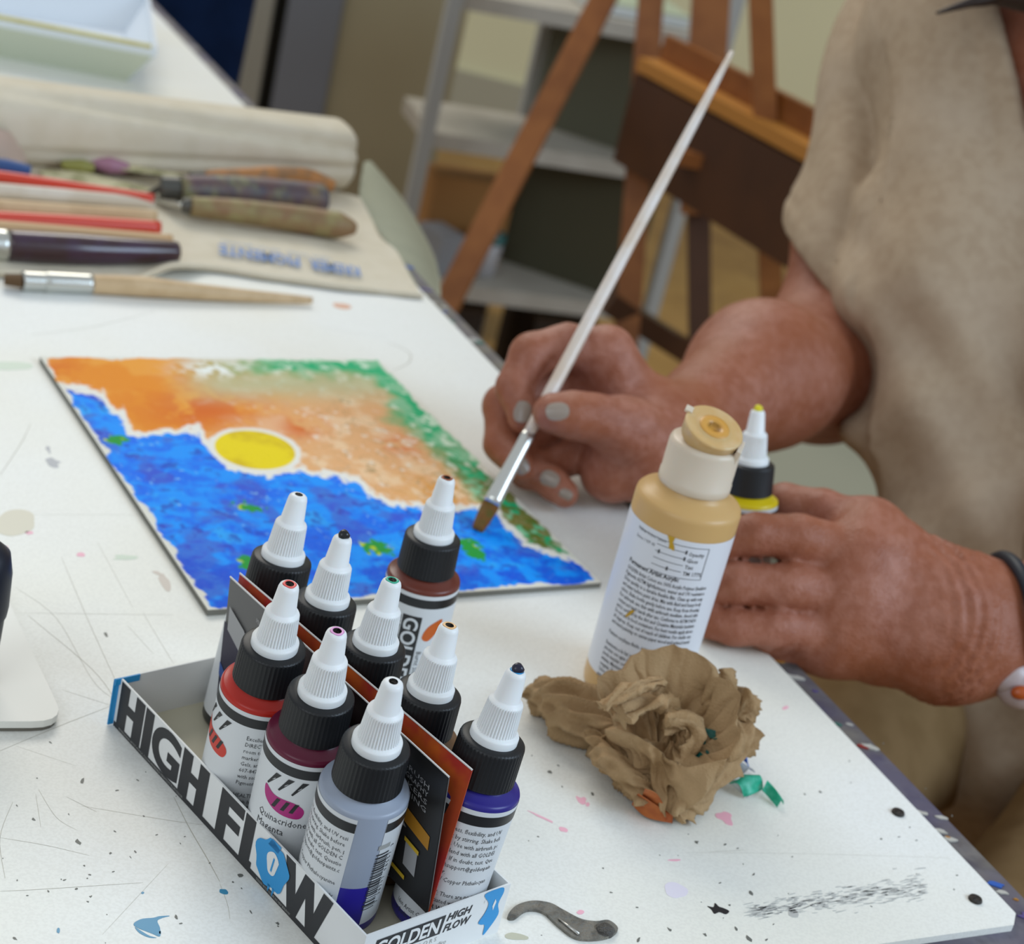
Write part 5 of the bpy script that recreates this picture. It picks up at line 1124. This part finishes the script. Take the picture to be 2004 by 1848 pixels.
# right hand
body.group(.016, .02)
for q_ in C_([RI, RM, RR_, RL]): body.cone(WR, q_[0], .0215, q_[1])
for a_, b2 in ((RI, RM), (RM, RR_), (RR_, RL)):
    a_, b2 = C_([a_, b2]); body.cone(a_[0], b2[0], a_[1], b2[1])
hy = C_([(1268, 905, .955, .0205), (1195, 922, .952, .0170)]); body.cone(hy[0][0], hy[1][0], .0205, .017)
body.group(.010, .012).chain(C_([(1275, 880, .955, .020), (1225, 842, .934, .0162), (1158, 818, .917, .0125)]))
body.group(.004, .004).chain(C_([(1160, 818, .917, .0122), (1120, 812, .911, .0118), (1083, 809, .907, .0104)]))
body.group(.004, .0045).chain(C_([RI, (1110, 678, .955, .0118), (1040, 694, .948, .0112), (1008, 758, .942, .0098), (1023, 815, .936, .0086)]))
body.group(.004, .0035).chain(C_([RM, (985, 792, .962, .0108), (982, 868, .952, .0096), (1016, 912, .938, .0085)]))
body.group(.004, .0030).chain(C_([RR_, (1003, 872, .962, .0104), (1033, 922, .950, .0094), (1076, 938, .942, .0086)]))
body.group(.004, .0030).chain(C_([RL, (1062, 918, .964, .0092), (1085, 950, .956, .0082), (1104, 966, .950, .0075)]))
# left hand
LI, LM, LR_, LL = (1700, 1040, .880, .0128), (1685, 1092, .866, .0134), (1668, 1165, .860, .0132), (1645, 1238, .860, .0122)
body.group(.018, .02)
WLa, WLb = P(1862, 1190, .874), P(1856, 1262, .872)
for q_, w_ in zip([LI, LM, LR_, LL], (WLa, WLa, WLb, WLb)): body.cone(w_, P(*q_[:3]), .0225, q_[3])
for a_, b2 in ((LI, LM), (LM, LR_), (LR_, LL)): body.cone(P(*a_[:3]), P(*b2[:3]), a_[3], b2[3])
body.group(.004, .006).chain(C_([LI, (1610, 1000, .888, .0108), (1535, 985, .898, .0098), (1490, 1000, .905, .0088)]))
body.group(.003, .0022).chain(C_([LM, (1565, 1052, .857, .0112), (1480, 1046, .853, .0102), (1425, 1058, .856, .0092)]))
body.group(.003, .0015).chain(C_([LR_, (1540, 1147, .850, .0108), (1445, 1143, .849, .0100), (1395, 1148, .853, .0094)]))
body.group(.003, .0015).chain(C_([LL, (1520, 1230, .849, .0096), (1440, 1228, .848, .0088), (1395, 1220, .850, .0082)]))
body.group(.008, .010).chain([(P(1840, 1190, .90), .02), (P(1720, 1110, .912), .0145), (P(1620, 1075, .915), .0120), (P(1535, 1060, .916), .0105)])
body.group(.01, .012).chain([(P(1700, 1272, .872), .016), (P(1620, 1275, .866), .011), (P(1500, 1270, .866), .0075), (P(1440, 1262, .870), .006)])
fa = P(1990, 1230, .885)-P(1852, 1222, .868); faL = np.linalg.norm(fa); fa /= faL; w0_ = P(1790, 1215, .865)
FT = [(P(*a_[:3]), P(*b2)) for a_, b2 in ((LI, (1850, 1185, .868)), (LM, (1850, 1205, .862)), (LR_, (1855, 1230, .862)), (LL, (1855, 1260, .866)))]
def skinpost(X, dv):
    m_ = np.abs(dv) < .006
    if not m_.any(): return dv
    Y = X[m_]; out = dv.copy(); add = np.zeros(len(Y))
    t_ = (Y-w0_)@fa
    side = (Y-w0_)@CU
    win = np.exp(-((t_-.013)/.016)**2)*(np.linalg.norm(Y-w0_, axis=1) < .07)
    add += win*.0012*np.sin((t_+side*side*5-side*.10)*2*np.pi/.0062+vnoise3(Y*60)*2)
    # loose skin and tendons on the backs of the hands, knuckle creases
    nearL = (np.linalg.norm(Y-P(1700, 1150, .87), axis=1) < .085); nearR = np.linalg.norm(Y-P(1120, 800, .94), axis=1) < .08
    add += (nearL | nearR)*((vnoise3(Y*210)-.5)*.0006+(vnoise3(Y*90)-.5)*.0012)
    for p_, q_ in FT:
        ba = q_-p_; h = np.clip(((Y-p_)@ba)/(ba@ba), 0, 1); dd_ = np.linalg.norm(Y-p_-h[:, None]*ba*1.0+0*ba, axis=1)
    for x, y, d, r in ((1560, 1055, .857, .0116), (1480, 1050, .853, .010), (1530, 1150, .851, .012), (1445, 1145, .849, .01), (1510, 1222, .849, .01), (1610, 1000, .888, .01), (1158, 818, .917, .012), (1040, 694, .925, .011), (985, 792, .95, .01)):
        c_ = P(x, y, d); q2 = Y-c_; rr_ = np.linalg.norm(q2, axis=1); add += np.exp(-(rr_/.013)**2)*.0003*np.sin((q2@CR)*2*np.pi/.0028)
    out[m_] += add; return out
# relax the surface a little
def relax(V, Fq, it=2, lam=.5):
    e = np.vstack([Fq[:, [0, 1]], Fq[:, [1, 2]], Fq[:, [2, 3]], Fq[:, [3, 0]]]); e = np.vstack([e, e[:, ::-1]])
    for _ in range(it):
        acc = np.zeros_like(V); cnt = np.zeros(len(V))
        for k in range(3): acc[:, k] = np.bincount(e[:, 0], V[e[:, 1], k], len(V))
        cnt = np.bincount(e[:, 0], minlength=len(V)); V = V+(acc/np.maximum(cnt, 1)[:, None]-V)*lam
    return V
# ---- clothes
shirt = Body(.09)
OFF = .016
shirt.group(.07, 0).ell(Pp+[0, 0, -.03]+pf*.02, prr, pf, Z_, (.175, .15, .17)).ell((Pp+Pc)/2+[.02, 0, 0], prr, pf, Z_, (.150, .125, .19)).ell(Pc, prr, pf, Z_, (.182, .118, .19)).cone(Ps-prr*.12, Ps+prr*.10, .072, .072)
SH = P(1672, 425, 1.237)
shirt.group(.05, .025).chain([(P(1915, 150, 1.20), .070), (P(1842, 600, 1.145), .048), (P(1860, 900, 1.125), .043), (P(1890, 1080, 1.10), .040)])
shirt.group(.02, .02).ell(P(1900, 560, 1.160), CR, CU, FW, (.078, .110, .060))
shirt.group(.03, .003).cone(SR, SR*.5+SH*.5, .056, .048).cone(SR*.5+SH*.5, SH+(SH-SR)*.25, .048, .053)
SLh = SL+(EL-SL)*.55; shirt.group(.03, .05).cone(SL, SLh+(EL-SL)*.15, .064, .055)
sdir = (SH-SR)/np.linalg.norm(SH-SR); hemn = sdir*.8+CU*-.25-CR*.15; hemn = sdir+.35*CR*-1*0; hemn /= np.linalg.norm(hemn)
hem_p = P(1604, 524, 1.225)
ha, hb2 = P(1540, 455, 1.20), P(1668, 598, 1.20); hv = (hb2-ha)/np.linalg.norm(hb2-ha); vd = ray(1600, 520); hemn = np.cross(hv, vd); hemn /= np.linalg.norm(hemn); hemn = hemn if hemn@sdir > 0 else -hemn
# tilt so that the sleeve mouth shows as a gentle curve
hemn = hemn*.97+vd/np.linalg.norm(vd)*.10; hemn /= np.linalg.norm(hemn)
ldir = (SLh-SL)/np.linalg.norm(SLh-SL)
VN = Pc+pf*.10+[0, 0, .080]+prr*.042
def folds(X, d):
    q = X-Pc; a = q@prr; f_ = q@pf; z = q[:, 2]
    add = np.zeros(len(X))
    # long vertical folds hanging from the shoulders, diagonal folds over the belly
    add += .0020*np.sin(a*70+2.2*np.sin(z*9)+1.0)*np.exp(-((a-.10)/.10)**2)*np.exp(-((z-.03)/.16)**2)
    b = a*.75+z*1.0
    w_ = np.clip((-.02-z)/.08, 0, 1)
    add += .008*w_*np.sin((z*.8+a*.75)*58+1.5*np.sin(a*14))
    an2 = (X-P(1850, 600, 1.1))@CR; add += .0028*np.sin(an2*90+z*60+2*np.sin(z*11))*np.clip((.03-z)/.06, 0, 1)
    add += .0035*np.sin((z*.5-a*.9)*60+2*np.sin(z*17))*np.exp(-((z-.10)/.07)**2)
    add += (vnoise3(X*22)-.5)*.004
    # sleeve
    s_ = (X-SR)@sdir; rad_ = np.linalg.norm(X-SR-s_[:, None]*sdir, axis=1); ok = (s_ > -.02) & (rad_ < .09)
    an = (X-SR)@CR
    add += ok*.0050*np.sin(an*120+s_*16)*np.clip(s_/.12, 0, 1)
    return d+add
def shirtcuts(X):
    # sleeve hems
    r1 = np.linalg.norm(X-hem_p, axis=1) < .16
    rgt_ = ((X-Ps)@prr > .085)
    sh_ = (X-hem_p)@hemn
    torso_side = np.linalg.norm((X-SR)-((X-SR)@sdir)[:, None]*sdir, axis=1) < .088
    cut1 = np.where(rgt_ & torso_side & r1, sh_, -1)
    sl_ = (X-SLh)@ldir; cut2 = np.where(((X-SL)@ldir > 0) & (np.linalg.norm(X-SLh, axis=1) < .15) & ((X-Ps)@prr < -.10) & (np.linalg.norm((X-SL)-((X-SL)@ldir)[:, None]*ldir, axis=1) < .078), sl_-.02, -1)
    # V neck
    q = X-VN; a = q@prr; fr = (X-Ps)@pf
    vcut = np.where(fr > -.02, (q[:, 2]-np.abs(a)*1.30)*.6, q[:, 2]-.155)
    # bottom
    bot_ = (Pp[2]-.165)-X[:, 2]
    return np.maximum(np.maximum(cut1, cut2), np.maximum(vcut, bot_))
def shirtpost(X, dv):
    d = folds(X, dv); TH = .0100
    c_ = shirtcuts(X); d = d+.0016*np.exp(-((c_+.016)/.0022)**2)
    return np.maximum(np.maximum(d, -(d+TH)), c_)
V, Fq = body.mesh(.0019, skinpost); V = relax(V, Fq, 1, .5)
# the body stays under the cloth
def sd(X): return folds(X, shirt.ev(shirt.groups, X))
for _ in range(3):
    near_ = np.where((V[:, 0] > .08) & (V[:, 2] < .40))[0]; X = V[near_]; ds_ = sd(X); cu_ = shirtcuts(X)
    m_ = (ds_ > -.012) & (ds_ < .035) & (cu_ < 0) & ~(((X-hem_p)@hemn > -.002) & (np.linalg.norm(X-hem_p, axis=1) < .25)) & ~(((X-SLh)@ldir > 0) & (np.linalg.norm(X-SLh, axis=1) < .3)); X = X[m_]; ds_ = ds_[m_]; cu_ = cu_[m_]; e_ = 1e-4
    g_ = np.stack([sd(X+np.eye(3)[k]*e_)-sd(X-np.eye(3)[k]*e_) for k in range(3)], 1); g_ /= np.linalg.norm(g_, axis=1)[:, None]+1e-9
    V[near_[m_]] -= g_*((ds_+.0125)*np.clip(-cu_/.006, 0, 1))[:, None]
skin = mat('skin', 'a0644c', .46, .4, sub=.10, noise=[(45, '8a4c36', .42, 5), (170, 'b98270', .40, 4), (16, '8f4c26', .55, 2)], bump=(700, .35, 3))
per = thing('person', [.36, 1.15, -.75], 'seated person in a beige T-shirt painting with a brush in the right hand', 'person')
bodo = mk('body', V, Fq, skin, per)
print('body verts', len(V))
from mathutils.bvhtree import BVHTree
_bv = BVHTree.FromPolygons([tuple(v) for v in (V-ORG[per])], [tuple(int(i) for i in f) for f in Fq])
nailm = mat('fingernail', '97887a', .35, .5, coat=.2)
def nail(x, y, ang, a=.0046, b=.0058):                # on the skin where the photo shows it, ang = direction of the finger in the picture
    v = ray(x, y); v /= np.linalg.norm(v); h = _bv.ray_cast(Vector(C0-ORG[per]), Vector(v))
    if h[0] is None: return
    p = np.array(h[0][:])+ORG[per]; n_ = np.array(h[1][:]); n_ = n_ if n_@v < 0 else -n_
    d = CR*math.cos(math.radians(ang))+CU*math.sin(math.radians(ang)); d = d-n_*(d@n_); d /= np.linalg.norm(d); s_ = np.cross(n_, d)
    VV = []; F = []; N1, N2 = 8, 24
    for i in range(N1+1):
        for j in range(N2):
            t_ = 2*math.pi*j/N2; k_ = i/N1; c, s = math.cos(t_), math.sin(t_)
            x_, y_ = k_*a*np.sign(c)*abs(c)**.8, k_*b*np.sign(s)*abs(s)**.8
            VV.append(p+s_*x_+d*y_+n_*(.0009-(x_/a)**2*.0020-(y_/b)**2*.0006))
    F = [(i*N2+j, i*N2+(j+1) % N2, (i+1)*N2+(j+1) % N2, (i+1)*N2+j) for i in range(N1) for j in range(N2)]
    mk('fingernail', np.array(VV), F, nailm, per)
nail(1091, 805, 185, .0046, .0060); nail(1022, 806, 262); nail(1019, 911, 300, .0042, .005); nail(1076, 938, 330, .0045, .0052); nail(1107, 969, 330, .003, .0036)
# face details (mostly outside the frame)
for sgn in (-1, 1):
    c_ = HD+hf*.074+hx_*sgn*.030+hu*.012; V2, F = lathe_vf([(0, -.011), (.008, -.008), (.011, 0), (.008, .008), (0, .011)], 20); e_ = mk('eye', V2*[1, .8, .6]+c_, F, mat('eye_white', 'e4ded6', .3), per)
for sgn in (-1, 1):
    c_ = HD+hf*.080+hx_*sgn*.030+hu*.010; V2, F = lathe_vf([(0, -.006), (.0045, -.0045), (.006, 0), (.0045, .0045), (0, .006)], 16); mk('iris', V2+c_, F, mat('iris', '3a2618', .2), per)
    V2, F = tube_vf([HD+hf*(.086-.006*abs(t_))+hu*(.030-.003*t_*t_)+hx_*(sgn*.031+t_*.015) for t_ in np.linspace(-1, 1, 7)], [.001, .0025, .001], 8); mk('eyebrow', V2, F, mat('hair', '2a1c14', .5), per)
V2, F = tube_vf([HD+hf*(.092-.004*abs(t_))-hu*.048+hx_*t_*.024 for t_ in np.linspace(-1, 1, 9)], [.001, .004, .0045, .004, .001], 12); mk('mouth', V2, F, mat('lips', 'a0574c', .5), per)
hair = Body(); hair.group(.03, 0).ell(HD-hf*.022+hu*.022, hx_, hf, hu, (.086, .092, .098))
hair.group(.02, .02).cone(HD+hx_*.07-hf*.02, HD+hx_*.062-np.array([0, 0, .13])-hf*.0, .032, .012).cone(HD-hx_*.07-hf*.02, HD-hx_*.066-np.array([0, 0, .13]), .032, .012).cone(HD-hf*.06, HD-hf*.075-np.array([0, 0, .12]), .05, .03)
hair.group(.01, .01).cone(P(1960, -50, 1.16), P(1890, 2, 1.15), .020, .006).cone(P(1890, 2, 1.15), P(1832, 22, 1.15), .004, .0012).cone(P(2060, -60, 1.15), P(1985, 0, 1.15), .03, .008)
mk('hair', *tube_vf(catmull([P(2010, -60, 1.10), P(1950, -12, 1.09), P(1895, 6, 1.085), P(1832, 26, 1.085)], 6), [.010, .006, .003, .0008], 10), mat('hair', '2a1c14', .5), per)
mk('hair', *tube_vf(catmull([P(2120, -34, 1.09), P(2040, -14, 1.085), P(1960, -20, 1.09), P(1880, -36, 1.10)], 6), [.014, .013, .010, .004], 12), mat('hair', '2a1c14', .5), per)
hV, hF = hair.mesh(.004, lambda X, d: d+.002*np.sin(X[:, 0]*700+np.sin(X[:, 2]*30)*3)+0*d); mk('hair', relax(hV, hF, 1), hF, mat('hair', '2a1c14', .5, .4, bump=(400, .8, 2)), per)

sV, sF = shirt.mesh(.0028, shirtpost); sV = relax(sV, sF, 2)
shm = mat('shirt_cloth', 'b5a087', .9, .15, noise=[(120, 'a48d74', .5, 4), (14, 'bdaa94', .5, 2)], bump=(1200, .3, 2))
mk('t_shirt', sV, sF, shm, per)
# hem roll of the sleeve
trs = Body(.05); hipR = Pp+prr*.09+[0, 0, -.03]; hipL = Pp-prr*.09+[0, 0, -.03]; kR = hipR+pf*.36+[0, 0, -.035]; kL = hipL+pf*.38+[0, 0, -.035]; fR = kR*[1, 1, 0]-pf*.06+[0, 0, -.68]; fL = kL*[1, 1, 0]-pf*.04+[0, 0, -.68]
trs.group(.05, 0).ell(Pp+[0, 0, -.05], prr, pf, Z_, (.185, .135, .085)).cone(hipR, kR, .078, .064).cone(hipL, kL, .078, .064)
trs.group(.02, .03).cone(kR, fR, .064, .045).group(.02, .03).cone(kL, fL, .064, .045)
tV, tF = trs.mesh(.006, lambda X, d: d+.004*np.sin(X@np.array([60, -30, 40.]))*(X[:, 2] < -.1)+(vnoise3(X*25)-.5)*.008)
mk('trousers', relax(tV, tF, 2), tF, mat('trouser_cloth', '8a6f4c', .9, .1, noise=(40, '7a603e', .6, 3)), per)
for k_, ft_ in ((0, fR), (1, fL)):
    sh2 = Body(); sh2.group(.02, 0).cone(ft_+[0, 0, -.025], ft_+pf*.15+[0, 0, -.035], .036, .030); a1, a2 = sh2.mesh(.006); mk('shoe', a1, a2, mat('shoe', '3a2c22', .6), per)
# bracelet with stone charm
bc = P(1985, 1215, .886); bx_ = CR*.97+FW*.10+CU*-.05; bx_ /= np.linalg.norm(bx_); by_ = CU-bx_*(CU@bx_); by_ /= np.linalg.norm(by_); bz_ = np.cross(bx_, by_)
brc = thing('bracelet', bc, 'dark elastic bracelet with pale stones around the left wrist', 'bracelet')
bcc = P(1970, 1206, .883)
pts = [bcc+by_*.0290*math.cos(t_)+bz_*.0345*math.sin(t_)-bx_*.003*math.cos(t_) for t_ in np.linspace(0, 2*math.pi, 49)[:-1]]; pts.append(pts[0])
V, F = tube_vf(pts, .0034, 14, cap=False); mk('band', V, F, mat('bracelet_band', '1e2630', .5, .4), brc)
stn = mat('pale_stone', 'b9a9a8', .3, .5, sub=.1, noise=(90, 'a89690', .5, 3))
for x, y, d, r in ((1965, 1290, .862, .0066), (1975, 1322, .860, .0090), (2000, 1345, .862, .0110), (1940, 1318, .862, .0058), (2010, 1300, .862, .008)):
    sb_ = Body(); sb_.group(0, 0).ell(P(x, y, d), CR, CU, FW, (r*1.15, r, r*.8)); a1, a2 = sb_.mesh(.0012, None, 12); mk('stone', a1, a2, stn, brc)
sb_ = Body(); sb_.group(0, 0).ell(P(1998, 1356, .852), CR, CU, FW, (.005, .0035, .003)); a1, a2 = sb_.mesh(.0008, None, 12); mk('stone', a1, a2, mat('orange_stone', 'b3521c', .3), brc)['label'] = 'orange stone'
# stool the person sits on
st_ = thing('seat_stool', [Pp[0], Pp[1], -.75], 'low wooden stool under the seated person', 'stool')
sw = mat('stool_wood2', '8a6638', .6)
V, F = lathe_vf([(.165, 0), (.17, .004), (.17, .026), (.163, .03), (0, .03)], 48); mk('seat', V+[Pp[0], Pp[1], -.345], F, sw, st_)
for k_ in range(4):
    a_ = math.pi/4+k_*math.pi/2; MB().add(*beam_vf((Pp[0]+.12*math.cos(a_), Pp[1]+.12*math.sin(a_), -.345), (Pp[0]+.16*math.cos(a_), Pp[1]+.16*math.sin(a_), -.749), .03, .03)).build('leg', sw, st_)
